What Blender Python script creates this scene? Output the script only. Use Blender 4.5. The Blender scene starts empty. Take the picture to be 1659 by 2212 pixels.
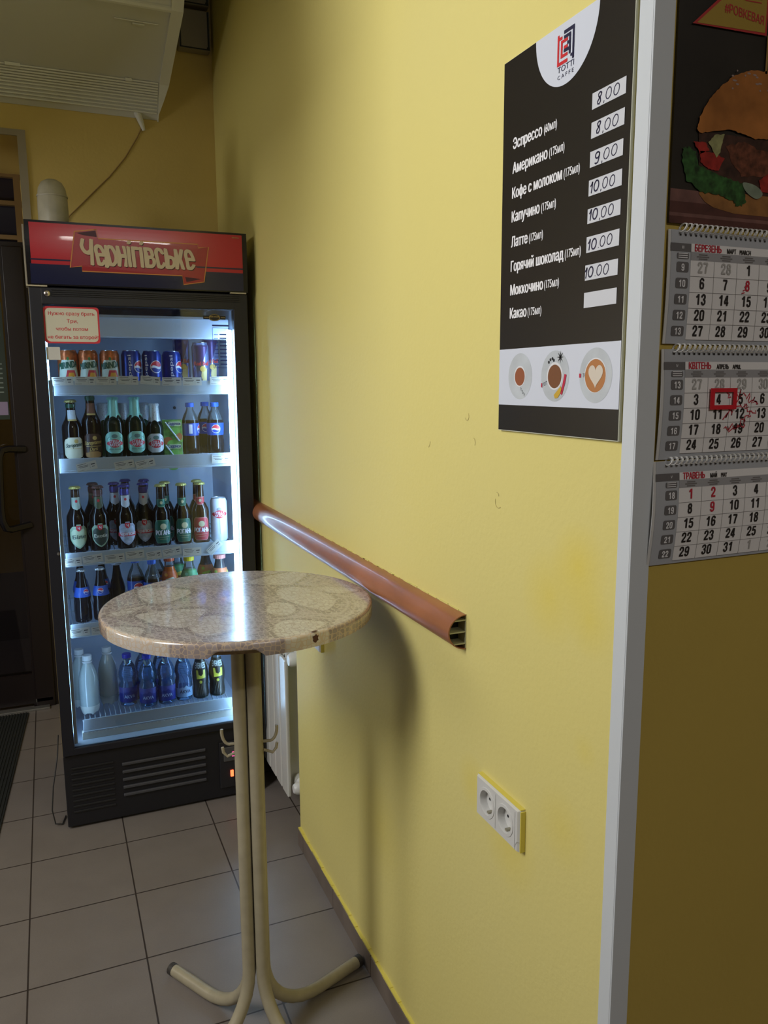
import bpy, bmesh, math, random
from mathutils import Vector, Matrix
from mathutils.geometry import tessellate_polygon, delaunay_2d_cdt

random.seed(4)
PI = math.pi
SC = bpy.context.scene
COL = SC.collection

# ------------------------------------------------------------------ camera
cam_d = bpy.data.cameras.new('camera')
cam = bpy.data.objects.new('camera', cam_d)
COL.objects.link(cam)
yaw, pitch, roll = 0.3955, -0.1602, -0.0056
fw = Vector((math.sin(yaw)*math.cos(pitch), math.cos(yaw)*math.cos(pitch), math.sin(pitch)))
rt = Vector((math.cos(yaw), -math.sin(yaw), 0))
up = rt.cross(fw)
r2 = rt*math.cos(roll) + up*math.sin(roll)
u2 = -rt*math.sin(roll) + up*math.cos(roll)
M = Matrix((r2, u2, -fw)).transposed().to_4x4()
M.translation = Vector((-0.6917, 0.0, 1.5346))
cam.matrix_world = M
cam_d.sensor_fit = 'VERTICAL'
cam_d.sensor_height = 24.0
cam_d.lens = 24.0*1724.07/2212
cam_d.clip_start = 0.02
SC.camera = cam

# ------------------------------------------------------------------ world, lights, exposure
W = bpy.data.worlds.new('world'); SC.world = W
W.use_nodes = True
W.node_tree.nodes['Background'].inputs[0].default_value = (0.35, 0.42, 0.6, 1)
W.node_tree.nodes['Background'].inputs[1].default_value = 0.02
SC.view_settings.view_transform = 'Standard'
SC.view_settings.look = 'None'
SC.view_settings.gamma = 1.0
SC.view_settings.exposure = 0.0
SC.view_settings.use_curve_mapping = False

LAMP = Vector((-2.25, 1.15, 2.52))        # tube lamp in the left half of the room
LAMP_W = 41.0
REAR_W = 22.0
FILL_W = 12.5
LED_E = 36.0
def area(name, loc, target, sx, sy, watt, col, spread=PI):
    d = bpy.data.lights.new(name, 'AREA'); d.shape = 'RECTANGLE'; d.size = sx; d.size_y = sy
    d.energy = watt; d.color = col; d.spread = spread
    o = bpy.data.objects.new(name, d); COL.objects.link(o)
    o.location = loc
    o.rotation_euler = (Vector(target)-Vector(loc)).to_track_quat('-Z', 'X').to_euler()
    return o
area('tube_light', LAMP, (0.0, 1.45, 1.5), 1.1, 0.60, LAMP_W, (1.0, 0.985, 0.97))
area('fill_light', (-2.6, 2.6, 1.6), (0.0, 2.7, 1.9), 0.7, 0.7, FILL_W, (1.0, 0.97, 0.93))  # added fill with no known source, brightens the back corner
area('rear_tube_light', (0.1, -1.6, 2.98), (0.1, -1.2, 0), 0.08, 1.2, REAR_W, (1.0, 0.95, 0.88))

# ------------------------------------------------------------------ materials
MATS = {}
def mat(name, col=(.8,.8,.8), rough=.5, metal=0., emit=None, es=0., spec=.5, coat=0.,
        noise=0., nscale=20., bump=0., bscale=200., alpha=1.):
    if name in MATS: return MATS[name]
    m = bpy.data.materials.new(name); m.use_nodes = True
    nt = m.node_tree; b = nt.nodes['Principled BSDF']
    b.inputs['Base Color'].default_value = (*col, 1)
    b.inputs['Roughness'].default_value = rough
    b.inputs['Metallic'].default_value = metal
    b.inputs['Specular IOR Level'].default_value = spec
    b.inputs['Coat Weight'].default_value = coat
    b.inputs['Coat Roughness'].default_value = .04
    if alpha < 1: b.inputs['Alpha'].default_value = alpha
    if emit:
        b.inputs['Emission Color'].default_value = (*emit, 1)
        b.inputs['Emission Strength'].default_value = es
    tc = nt.nodes.new('ShaderNodeTexCoord')
    if noise:
        n = nt.nodes.new('ShaderNodeTexNoise'); n.inputs['Scale'].default_value = nscale
        n.inputs['Detail'].default_value = 6
        nt.links.new(tc.outputs['Object'], n.inputs['Vector'])
        r = nt.nodes.new('ShaderNodeValToRGB')
        r.color_ramp.elements[0].position = .3; r.color_ramp.elements[1].position = .7
        r.color_ramp.elements[0].color = (*[c*(1-noise) for c in col], 1)
        r.color_ramp.elements[1].color = (*[min(1, c*(1+noise)) for c in col], 1)
        nt.links.new(n.outputs['Fac'], r.inputs[0]); nt.links.new(r.outputs[0], b.inputs['Base Color'])
    if bump:
        n = nt.nodes.new('ShaderNodeTexNoise'); n.inputs['Scale'].default_value = bscale
        nt.links.new(tc.outputs['Object'], n.inputs['Vector'])
        bp = nt.nodes.new('ShaderNodeBump'); bp.inputs['Strength'].default_value = bump
        bp.inputs['Distance'].default_value = .002
        nt.links.new(n.outputs['Fac'], bp.inputs['Height']); nt.links.new(bp.outputs[0], b.inputs['Normal'])
    MATS[name] = m
    return m

def glassy(name, tint=(1,1,1), gloss=1.0, diff=0.0, dcol=(1,1,1), ior=1.45, rough=.02):
    """see-through pane or bottle wall: clear transmission plus mirror reflection by Fresnel"""
    if name in MATS: return MATS[name]
    m = bpy.data.materials.new(name); m.use_nodes = True
    nt = m.node_tree; nt.nodes.remove(nt.nodes['Principled BSDF'])
    out = nt.nodes['Material Output']
    tr = nt.nodes.new('ShaderNodeBsdfTransparent'); tr.inputs[0].default_value = (*tint, 1)
    gl = nt.nodes.new('ShaderNodeBsdfGlossy'); gl.inputs['Roughness'].default_value = rough
    gl.inputs[0].default_value = (gloss, gloss, gloss, 1)
    fr = nt.nodes.new('ShaderNodeFresnel'); fr.inputs[0].default_value = ior
    mx = nt.nodes.new('ShaderNodeMixShader')
    last = tr.outputs[0]
    if diff:
        df = nt.nodes.new('ShaderNodeBsdfDiffuse'); df.inputs[0].default_value = (*dcol, 1)
        m2 = nt.nodes.new('ShaderNodeMixShader'); m2.inputs[0].default_value = diff
        nt.links.new(tr.outputs[0], m2.inputs[1]); nt.links.new(df.outputs[0], m2.inputs[2]); last = m2.outputs[0]
    nt.links.new(fr.outputs[0], mx.inputs[0]); nt.links.new(last, mx.inputs[1]); nt.links.new(gl.outputs[0], mx.inputs[2])
    nt.links.new(mx.outputs[0], out.inputs[0])
    MATS[name] = m
    return m

class NB:
    """tiny node builder"""
    def __init__(s, m): s.nt = m.node_tree
    def val(s, sock, v):
        if hasattr(v, 'is_linked') or hasattr(v, 'links'): s.nt.links.new(v, sock)
        else: sock.default_value = v
    def math(s, op, a, b=0., c=0.):
        n = s.nt.nodes.new('ShaderNodeMath'); n.operation = op
        s.val(n.inputs[0], a); s.val(n.inputs[1], b); s.val(n.inputs[2], c); return n.outputs[0]
    def mix(s, f, a, b):
        n = s.nt.nodes.new('ShaderNodeMix'); n.data_type = 'RGBA'
        s.val(n.inputs[0], f); s.val(n.inputs[6], a); s.val(n.inputs[7], b); return n.outputs[2]
    def noise(s, vec, scale, detail=3.):
        n = s.nt.nodes.new('ShaderNodeTexNoise'); n.inputs['Scale'].default_value = scale
        n.inputs['Detail'].default_value = detail; s.nt.links.new(vec, n.inputs['Vector']); return n.outputs['Fac']

def wall_paint():
    m = mat('yellow_wall_paint', (.78,.66,.24), .62, bump=.25, bscale=90, spec=.25)
    nt = m.node_tree; nb = NB(m); b = nt.nodes['Principled BSDF']
    tc = nt.nodes.new('ShaderNodeTexCoord'); pos = tc.outputs['Object']
    base = (.74,.65,.230,1); strong = (.76,.62,.11,1); dull = (.70,.63,.27,1)
    n1 = nb.noise(pos, 1.3, 2)
    f = nb.math('MULTIPLY', nb.math('SUBTRACT', n1, .45), 1.2)
    fc = nt.nodes.new('ShaderNodeClamp'); nt.links.new(f, fc.inputs[0])
    c = nb.mix(fc.outputs[0], base, dull)
    # fresher, stronger yellow where the wall has been touched up
    for (y, z, r, k) in ((.93,1.27,.07,.8),(1.0,1.21,.08,.6),(.9,1.2,.06,.6),(.95,.85,.07,.4),(1.23,.79,.06,.5),(1.1,.74,.09,.5),(1.7,.45,.14,.35),(.9,1.0,.03,.3)):
        d = nt.nodes.new('ShaderNodeVectorMath'); d.operation = 'DISTANCE'
        nt.links.new(pos, d.inputs[0]); d.inputs[1].default_value = (0, y, z)
        g = nb.math('SUBTRACT', 1.0, nb.math('DIVIDE', d.outputs['Value'], r))
        cl = nt.nodes.new('ShaderNodeClamp'); nt.links.new(g, cl.inputs[0])
        c = nb.mix(nb.math('MULTIPLY', cl.outputs[0], k), c, strong)
    nt.links.new(c, b.inputs['Base Color'])
    return m

def floor_tiles():
    m = mat('grey_floor_tiles', (.2,.17,.15), .38, spec=.4)
    nt = m.node_tree; nb = NB(m); b = nt.nodes['Principled BSDF']
    tc = nt.nodes.new('ShaderNodeTexCoord'); pos = tc.outputs['Object']
    sep = nt.nodes.new('ShaderNodeSeparateXYZ'); nt.links.new(pos, sep.inputs[0])
    def line(o, x0, s):
        a = nb.math('DIVIDE', nb.math('SUBTRACT', o, x0-200*s), s)
        fr = nb.math('FRACT', a)
        d = nb.math('MINIMUM', fr, nb.math('SUBTRACT', 1.0, fr))
        return nb.math('LESS_THAN', d, .0022/s)
    lx = line(sep.outputs[0], -.2455, .2962); ly = line(sep.outputs[1], 2.6425, .30)
    g = nb.math('MAXIMUM', lx, ly)
    n1 = nb.noise(pos, 9, 5); n2 = nb.noise(pos, 260, 2)
    c = nb.mix(n1, (.190,.165,.148,1), (.245,.218,.198,1))
    c = nb.mix(nb.math('MULTIPLY', n2, .35), c, (.13,.11,.095,1))
    c = nb.mix(g, c, (.045,.035,.03,1))
    nt.links.new(c, b.inputs['Base Color'])
    bp = nt.nodes.new('ShaderNodeBump'); bp.inputs['Strength'].default_value = .6; bp.inputs['Distance'].default_value = .002
    nt.links.new(nb.math('SUBTRACT', 1.0, g), bp.inputs['Height']); nt.links.new(bp.outputs[0], b.inputs['Normal'])
    return m

def mosaic():
    m = mat('printed_mosaic_laminate', (.4,.35,.3), .16, spec=.5, coat=.6)
    nt = m.node_tree; nb = NB(m); b = nt.nodes['Principled BSDF']
    tc = nt.nodes.new('ShaderNodeTexCoord'); pos = tc.outputs['Object']
    at = nt.nodes.new('ShaderNodeAttribute'); at.attribute_name = 'pattern'
    sep = nt.nodes.new('ShaderNodeSeparateColor'); nt.links.new(at.outputs['Color'], sep.inputs[0])
    v1 = nt.nodes.new('ShaderNodeTexVoronoi'); v1.feature = 'DISTANCE_TO_EDGE'; v1.inputs['Scale'].default_value = 96
    v1.inputs['Randomness'].default_value = .55; nt.links.new(pos, v1.inputs['Vector'])
    v2 = nt.nodes.new('ShaderNodeTexVoronoi'); v2.inputs['Scale'].default_value = 96
    v2.inputs['Randomness'].default_value = .55; nt.links.new(pos, v2.inputs['Vector'])
    sv = nt.nodes.new('ShaderNodeSeparateColor'); nt.links.new(v2.outputs['Color'], sv.inputs[0])
    tile = nb.mix(sv.outputs[0], (.27,.225,.22,1), (.38,.325,.315,1))
    pet = nb.mix(sv.outputs[0], (.52,.48,.43,1), (.62,.575,.52,1))
    c = nb.mix(sep.outputs[0], tile, pet)
    c = nb.mix(nb.math('MULTIPLY', sep.outputs[1], .6), c, (.20,.165,.15,1))
    g = nb.math('LESS_THAN', v1.outputs['Distance'], .075)
    gc = nb.mix(sep.outputs[0], (.55,.50,.44,1), (.36,.32,.28,1))
    gc = nb.mix(sep.outputs[2], gc, (.56,.43,.30,1))
    c = nb.mix(nb.math('MULTIPLY', g, .75), c, gc)
    nt.links.new(c, b.inputs['Base Color'])
    return m

YEL = wall_paint(); OCH_DIM = mat('dimmed_wall_ochre', (.50,.37,.085), .62, bump=.25, bscale=90, spec=.2, noise=.04, nscale=2); OCB_DIM = mat('dimmed_back_wall_ochre', (.68,.53,.19), .62, bump=.25, bscale=90, spec=.2, noise=.04, nscale=2); DRK = mat('dark_unseen_wall', (.20,.15,.09), .6, noise=.2, nscale=6); TILE = floor_tiles(); MOS = mosaic()
WHITE = mat('white_plastic', (.78,.79,.78), .35)
CEIL = mat('white_ceiling_paint', (.5,.5,.48), .8, bump=.2)
BLACK = mat('black_plastic', (.012,.012,.016), .42, bump=.05)
BLACKG = mat('black_gloss', (.01,.01,.014), .15)
INK = mat('black_ink', (.012,.012,.015), .5)
TEXTW = mat('white_print', (.82,.82,.85), .5)
RED = mat('red_print', (.60,.022,.03), .45)
NAVY = mat('navy_print', (.012,.016,.075), .4)
PAPER = mat('white_paper', (.80,.80,.80), .6)
GOLD = mat('gold_print', (.55,.40,.12), .4)

# ------------------------------------------------------------------ mesh helpers
def FL(Y):            # plane facing the camera side: u = x, v = z, w towards -y
    return lambda u, v, w=0.: Vector((u, Y-w, v))
def WL(y0, X=0.):     # on the right wall: u runs towards the camera (-y), w into the room
    return lambda u, v, w=0.: Vector((X-w, y0-u, v))
ID = lambda u, v, w=0.: Vector((u, v, w))

class MB:
    def __init__(s): s.v = []; s.f = []; s.mi = []; s.cur = 0
    def add(s, vs, fs):
        o = len(s.v); s.v += [Vector(p) for p in vs]
        for f in fs: s.f.append([i+o for i in f]); s.mi.append(s.cur)
    def box(s, a, b, c=0.):
        x0,y0,z0 = a; x1,y1,z1 = b
        if c <= 0:
            s.add([(x,y,z) for x in (x0,x1) for y in (y0,y1) for z in (z0,z1)],
                  [(0,1,3,2),(4,6,7,5),(0,4,5,1),(2,3,7,6),(0,2,6,4),(1,5,7,3)])
            return s
        bm = bmesh.new(); bmesh.ops.create_cube(bm, size=1)
        for v in bm.verts: v.co = Vector(((x0+x1)/2+v.co.x*(x1-x0), (y0+y1)/2+v.co.y*(y1-y0), (z0+z1)/2+v.co.z*(z1-z0)))
        bmesh.ops.bevel(bm, geom=bm.edges[:], offset=min(c, abs(x1-x0)*.49, abs(y1-y0)*.49, abs(z1-z0)*.49), segments=3, affect='EDGES', profile=.5)
        bm.verts.index_update(); s.add([v.co.copy() for v in bm.verts], [[v.index for v in f.verts] for f in bm.faces]); bm.free()
        return s
    def poly(s, T, pts, w=0., th=0.):
        tris = tessellate_polygon([[Vector((p[0], p[1], 0)) for p in pts]])
        n = len(pts)
        if getattr(T, 'fine', 0):
            st = [tuple((pts[i][0], pts[i][1]) for i in q) for q in tris]; out = []
            while st:
                q = st.pop(); d = [math.hypot(q[i][0]-q[i-1][0], q[i][1]-q[i-1][1]) for i in range(3)]
                m = max(d)
                if m < T.fine or len(out)+len(st) > 3000: out.append(q); continue
                i = d.index(m); a, b_, c_ = q[i-1], q[i], q[(i+1)%3]; mid = ((a[0]+b_[0])/2, (a[1]+b_[1])/2)
                st += [(a, mid, c_), (mid, b_, c_)]
            for q in out: s.add([T(p[0], p[1], w) for p in q], [(0,1,2)])
            return s
        s.add([T(p[0], p[1], w) for p in pts], tris)
        if th:
            s.add([T(p[0], p[1], w) for p in pts]+[T(p[0], p[1], w-th) for p in pts],
                  [(i, (i+1)%n, n+(i+1)%n, n+i) for i in range(n)])
            s.add([T(p[0], p[1], w-th) for p in pts], tris)
        return s
    def rect(s, T, u0, v0, u1, v1, w=0., th=0., r=0.):
        if r:
            pts = []
            for cx, cy, a0 in ((u1-r, v1-r, 0), (u0+r, v1-r, 90), (u0+r, v0+r, 180), (u1-r, v0+r, 270)):
                for k in range(5):
                    a = math.radians(a0+k*22.5); pts.append((cx+r*math.cos(a), cy+r*math.sin(a)))
        else: pts = [(u0,v0),(u1,v0),(u1,v1),(u0,v1)]
        return s.poly(T, pts, w, th)
    def disc(s, T, u, v, ru, rv=None, w=0., n=32, a0=0., a1=360., th=0.):
        rv = rv or ru
        full = abs(a1-a0) >= 360
        pts = [(u+ru*math.cos(math.radians(a0+(a1-a0)*k/n)), v+rv*math.sin(math.radians(a0+(a1-a0)*k/n))) for k in range(n if full else n+1)]
        return s.poly(T, pts, w, th)
    def ring(s, T, u, v, r0, r1, w=0., n=32, e=1.):
        vs = []
        for k in range(n):
            a = 2*PI*k/n
            vs += [T(u+r0*math.cos(a), v+r0*e*math.sin(a), w), T(u+r1*math.cos(a), v+r1*e*math.sin(a), w)]
        s.add(vs, [(2*k, 2*k+1, (2*k+3)%(2*n), (2*k+2)%(2*n)) for k in range(n)])
        return s
    def ribbon(s, T, pts, wd, w=0.):
        P = [Vector((p[0], p[1])) for p in pts]; L = []; R = []
        for i, p in enumerate(P):
            d = (P[min(i+1, len(P)-1)]-P[max(i-1, 0)])
            d = d.normalized() if d.length > 1e-9 else Vector((1,0))
            n = Vector((-d.y, d.x))*wd/2
            L.append(p+n); R.append(p-n)
        n = len(P)
        s.add([T(q.x, q.y, w) for q in L]+[T(q.x, q.y, w) for q in R], [(i, i+1, n+i+1, n+i) for i in range(n-1)])
        return s
    def lathe(s, prof, n=28, c=(0,0,0), axis='z', cap=True):
        vs = []; fs = []; m = len(prof)
        for (r, z) in prof:
            for k in range(n):
                a = 2*PI*k/n
                p = (r*math.cos(a), r*math.sin(a), z)
                if axis == 'y': p = (p[0], -z, p[1])
                if axis == 'x': p = (-z, p[0], p[1])
                vs.append((p[0]+c[0], p[1]+c[1], p[2]+c[2]))
        for i in range(m-1):
            for k in range(n): fs.append((i*n+k, i*n+(k+1)%n, (i+1)*n+(k+1)%n, (i+1)*n+k))
        if cap: fs.append(list(range(n))[::-1]); fs.append([(m-1)*n+k for k in range(n)])
        s.add(vs, fs); return s
    def tube(s, pts, r, n=12, closed=False):
        P = [Vector(p) for p in pts]; m = len(P); rings = []; prev = None
        for i, p in enumerate(P):
            if closed: d = P[(i+1)%m]-P[i-1]
            else: d = P[min(i+1, m-1)]-P[max(i-1, 0)]
            d.normalize()
            if prev is None:
                a = Vector((0,0,1)) if abs(d.z) < .9 else Vector((1,0,0)); x = d.cross(a).normalized()
            else:
                x = prev-d*prev.dot(d); x.normalize()
            prev = x; y = d.cross(x)
            rr = r[i] if isinstance(r, (list, tuple)) else r
            rings.append([p+x*rr*math.cos(2*PI*k/n)+y*rr*math.sin(2*PI*k/n) for k in range(n)])
        fs = []
        for i in range(m if closed else m-1):
            j = (i+1)%m
            for k in range(n): fs.append((i*n+k, i*n+(k+1)%n, j*n+(k+1)%n, j*n+k))
        if not closed: fs.append(list(range(n))[::-1]); fs.append([(m-1)*n+k for k in range(n)])
        s.add([q for g in rings for q in g], fs); return s
    def text(s, T, string, u, v, width=None, cap=.01, w=0., bold=0., align='L', shear=0., slope=0.):
        vs, tr, w0, ch = text2d(string, 0.)
        sy = cap/ch; sx = (width/w0) if width else sy*.8
        tw = w0*sx
        off = {'L':0, 'C':-tw/2, 'R':-tw}[align]
        e = max(0., bold)*cap*1.5
        for i, (du, dv) in enumerate(((0,0),(e,0),(-e,0),(e*.5,-e*.35),(-e*.5,e*.35)) if e else ((0,0),)):
            s.add([T(u+du+off+(p[0]*sx)+p[1]*sy*shear, v+dv+p[1]*sy+(off+p[0]*sx)*slope, w+i*.00001) for p in vs], tr)
        return s
    def build(s, name, mats, parent=None, local=False, smooth=False, auto=None):
        me = bpy.data.meshes.new(name)
        off = Vector((0,0,0))
        if parent is not None and not local:
            q = parent
            while q is not None: off += Vector(q.location); q = q.parent
        me.from_pydata([tuple(p-off) for p in s.v], [], s.f)
        if not isinstance(mats, (list, tuple)): mats = [mats]
        for m in mats: me.materials.append(m)
        for i, p in enumerate(me.polygons):
            p.material_index = s.mi[i]
            if smooth: p.use_smooth = True
        me.validate(); me.update()
        o = bpy.data.objects.new(name, me); COL.objects.link(o)
        if smooth:
            bm = bmesh.new(); bm.from_mesh(me); bmesh.ops.remove_doubles(bm, verts=bm.verts, dist=1e-6)
            bmesh.ops.recalc_face_normals(bm, faces=bm.faces)
            for e in bm.edges:
                if len(e.link_faces) == 2 and e.calc_face_angle(0) > .7: e.smooth = False
            bm.to_mesh(me); bm.free()
        if parent is not None: o.parent = parent
        return o

_TX = {}
def _raw_text(string, bold):
    cu = bpy.data.curves.new('t', 'FONT'); cu.body = string; cu.size = 1.0; cu.offset = bold; cu.resolution_u = 3; cu.fill_mode = 'NONE'
    ob = bpy.data.objects.new('t', cu); COL.objects.link(ob)
    dg = bpy.context.evaluated_depsgraph_get(); dg.update()
    me = bpy.data.meshes.new_from_object(ob.evaluated_get(dg))
    co = [(v.co.x, v.co.y) for v in me.vertices]; nb = {}
    for e in me.edges:
        a, b_ = e.vertices; nb.setdefault(a, []).append(b_); nb.setdefault(b_, []).append(a)
    seen = set(); loops = []
    for st in sorted(nb):
        if st in seen: continue
        L = [st]; seen.add(st); cur = st
        while True:
            nx = [q for q in nb[cur] if q not in seen]
            if not nx: break
            q = st+0 if False else (cur+1 if cur+1 in nx else nx[0]); L.append(q); seen.add(q); cur = q
        P_ = [co[q] for q in L]
        if len(P_) > 2: loops.append(P_)
    vs = []; fs = []
    if loops:
        # unite overlapping strokes: triangulate all outlines together, keep what they wind around
        pts_ = []; eds = []
        for L in loops:
            o0 = len(pts_); pts_ += [Vector(q) for q in L]; eds += [(o0+i, o0+(i+1) % len(L)) for i in range(len(L))]
        V_, E_, F_ = delaunay_2d_cdt(pts_, eds, [], 0, 1e-5)[:3]
        def wind(x, y):
            n_ = 0
            for L in loops:
                x1, y1 = L[-1]
                for x2, y2 in L:
                    if (y1 <= y) != (y2 <= y):
                        if (x2-x1)*(y-y1)/(y2-y1)+x1 > x: n_ += 1 if y2 > y1 else -1
                    x1, y1 = x2, y2
            return n_
        vs = [(q.x, q.y) for q in V_]
        for f in F_:
            cx_ = sum(V_[i].x for i in f)/len(f); cy_ = sum(V_[i].y for i in f)/len(f)
            if wind(cx_, cy_): fs.append(list(f))
    bpy.data.objects.remove(ob); bpy.data.curves.remove(cu); bpy.data.meshes.remove(me)
    return vs, fs
def text2d(string, bold):
    k = (string, bold)
    if k not in _TX:
        if ('H', bold) not in _TX and string != 'H':
            text2d('H', bold)
        vs, fs = _raw_text(string, bold)
        x0 = min(v[0] for v in vs); x1 = max(v[0] for v in vs)
        ch = max(v[1] for v in vs) if string == 'H' else _TX[('H', bold)][3]
        _TX[k] = ([(v[0]-x0, v[1]) for v in vs], fs, x1-x0, ch)
    return _TX[k]

def thing(name, label, cat, loc=(0,0,0), group=None, rotz=0.):
    o = bpy.data.objects.new(name, None); COL.objects.link(o)
    o.empty_display_size = .05; o.location = loc; o.rotation_euler = (0,0,rotz)
    o['label'] = label; o['category'] = cat
    if group: o['group'] = group
    return o
def tag(o, label, cat, group=None):
    o['label'] = label; o['category'] = cat
    if group: o['group'] = group
    return o
def struct(o): o['kind'] = 'structure'; return o
def copy_tree(o, parent=None):
    c = o.copy(); COL.objects.link(c)
    if parent is not None: c.parent = parent
    for ch in list(o.children): copy_tree(ch, c)
    return c
def arc(c, r, a0, a1, n, f):
    return [f(c[0]+r*math.cos(math.radians(a0+(a1-a0)*k/n)), c[1]+r*math.sin(math.radians(a0+(a1-a0)*k/n))) for k in range(n+1)]

# ------------------------------------------------------------------ room
H = 3.1; CY = .82
struct(MB().box((-2.8,-3,-.1),(2.2,4.3,0)).build('floor', TILE))
struct(MB().box((-2.8,-3,H),(2.2,4.1,H+.1)).build('ceiling', CEIL))
w = MB()
w.box((0,CY+.003,0),(.14,2.40,H)); w.box((.14,CY+.1,0),(.24,3.4,H))
w.box((0,2.40,.735),(.14,3.25,H)); w.box((0,3.25,0),(.14,3.4,H))
struct(w.build('wall_right', YEL))
struct(MB().box((.0005,CY,0),(.14,CY+.003,H)).box((.14,CY,0),(2.2,CY+.1,H)).build('wall_front', OCH_DIM))  # darker ochre puts this wall's dimness into its colour
w = MB(); w.box((-.729,3.4,0),(.24,4.1,H)); w.box((-1.75,3.4,2.445),(-.729,4.1,H)); w.box((-2.8,3.4,0),(-1.75,4.1,H))
struct(w.build('wall_back', OCB_DIM))  # ochre base carries the back wall's shade in its colour
# entrance lobby seen through the door glass
lob = MB(); lob.cur = 0; lob.box((-2.4,5.2,.42),(.3,5.3,H)); lob.cur = 1; lob.box((-2.4,5.195,0),(.3,5.3,.42)); lob.box((-2.4,4.3,-.1),(.3,5.3,0)); lob.box((-2.5,4.1,0),(-2.4,5.3,H)); lob.box((.3,4.1,0),(.4,5.3,H)); lob.box((-2.4,4.1,H),(.3,5.3,H+.1))
struct(lob.build('wall_lobby', [OCH_DIM, mat('grey_lobby_paint', (.16,.145,.16), .6)]))
area('lobby_fill', (-1.0,4.7,3.0), (-1.0,4.8,0), .4, .3, 5.0, (1.0,.9,.75))  # added fill that brightens the lobby wall behind the glass
struct(MB().box((-2.9,-3,0),(-2.8,4.1,H)).build('wall_left', DRK))  # dark brown on the unseen walls, put in to cut bounced light
struct(MB().box((-2.8,-3.1,0),(2.2,-3,H)).build('wall_rear', DRK))
struct(MB().box((2.2,-3,0),(2.3,CY+.1,H)).build('wall_far_right', DRK))
# unseen box added under the ceiling, left of view, to shade the far upper corner
struct(MB().box((-1.42,1.52,2.17),(-1.18,3.4,H)).build('unseen_shade_box', YEL))
# skirting tiles
b = MB(); y = .825
bm_ = mat('skirting_tile', (.17,.135,.11), .45, noise=.15, nscale=14)
js = [.83, .8425+.0, 1.1425, 1.4425, 1.7425, 2.0425, 2.3425, 2.40]
for a, c in zip(js[:-1], js[1:]):
    if c-a > .02: b.box((-.010, a+.0015, 0), (0, c-.0015, .060), .001)
struct(b.build('baseboard_right', bm_))
b = MB()
for i in range(32):
    a = .83+i*.049; hh = .0035+.002*math.sin(i*2.1)
    b.box((-.0085-.001*math.sin(i*1.3), a, .060), (0, min(a+.049, 2.40), .060+hh))
struct(b.build('trim_1', mat('yellow_paint_drip', (.72,.62,.12), .5)))
struct(MB().box((.0,CY-.010,0),(2.2,CY,.06)).build('baseboard_front', bm_))
# white angle profile on the outside corner
struct(MB().box((-.0022,CY-.002,0),(0,CY+.024,H),.0008).build('trim_2', mat('white_corner_profile', (.62,.66,.70), .4, spec=.3)))
struct(MB().box((-.0022,CY-.0032,0),(.029,CY,H),.0008).build('trim_3', mat('white_corner_profile')))
# bead round the door recess
b = MB(); b.box((-.7285,3.393,0),(-.700,3.4,2.440)); b.box((-1.76,3.393,2.44),(-.700,3.4,2.462))
struct(b.build('trim_4', mat('cream_bead', (.34,.30,.22), .5)))

# ------------------------------------------------------------------ entrance door deep in the recess
DB = mat('dark_brown_door_frame', (.014,.009,.009), .35)
TAN = mat('tan_transom_bar', (.30,.20,.09), .5)
DY = 4.02
d = MB()
d.box((-1.75,DY,0),(-1.66,DY+.06,2.16)); d.box((-.845,DY,.0),(-.730,DY+.06,2.16))
d.box((-1.66,DY,.02),(-.845,DY+.06,.165)); d.box((-1.66,DY,2.08),(-.845,DY+.06,2.16))
d.box((-.835,DY-.012,.0),(-.75,DY,2.14),.004)
door = d.build('door_1', DB); struct(door)
MB().box((-1.66,DY+.025,.165),(-.845,DY+.031,2.08)).build('glass_pane', glassy('door_glass', (.50,.48,.50)), door)
b = MB()
for z in (2.17, 2.315, 2.432): b.box((-1.75,DY,z),(-.730,DY+.05,z+.018))
b.box((-.765,DY-.002,2.16),(-.737,DY+.05,2.45)); b.box((-1.75,DY,2.16),(-1.72,DY+.05,2.45))
b.build('transom_frame', TAN, door)
MB().box((-1.72,DY+.03,2.16),(-.765,DY+.036,2.45)).build('transom_glass', mat('dark_night_glass', (.03,.028,.05), .08), door)
b = MB()
b.tube([(-.80,DY-.01,1.245),(-.87,DY-.04,1.250)]+arc((-.885,0),.03,0,0,1,lambda x,z:(-.895,DY-.07,1.245))+[(-.905,DY-.09,1.22),(-.908,DY-.095,1.18),(-.915,DY-.095,.98),(-.912,DY-.095,.93),(-.90,DY-.085,.895),(-.88,DY-.06,.885),(-.80,DY-.01,.893)], .0165, 12)
b.build('handle', BLACKG, door, smooth=True)
MB().box((-.835,DY-.012,.03),(-.76,DY-.004,.045)).build('kick_strip', mat('steel', (.5,.5,.48), .3, 1.), door)
b = MB(); b.box((-1.7,DY-.05,.0),(-.775,DY-.012,.010),.002)
struct(b.build('trim_6', mat('aluminium_threshold', (.42,.42,.40), .35, .8)))
# poster stuck to the inside of the door glass
po = MB().box((-1.15,DY+.020,1.38),(-.852,DY+.0245,1.90)).build('notice', mat('dark_green_poster', (.02,.035,.02), .5), None)
tag(po, 'dark poster with green picture stuck on the door glass', 'poster')
b = MB(); T = FL(DY+.020)
b.cur = 0
for k in range(7): b.rect(T, -.93, 1.50+k*.021, -.868, 1.506+k*.021, .001)
b.cur = 1; b.disc(T, -.905, 1.77, .04, .07, .001); b.cur = 2; b.rect(T, -1.0, 1.40, -.857, 1.46, .001)
b.build('print', [mat('faint_print', (.2,.25,.22), .5), mat('lime_print', (.2,.4,.08), .5), mat('lilac_print', (.3,.24,.38), .5)], po)
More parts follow.
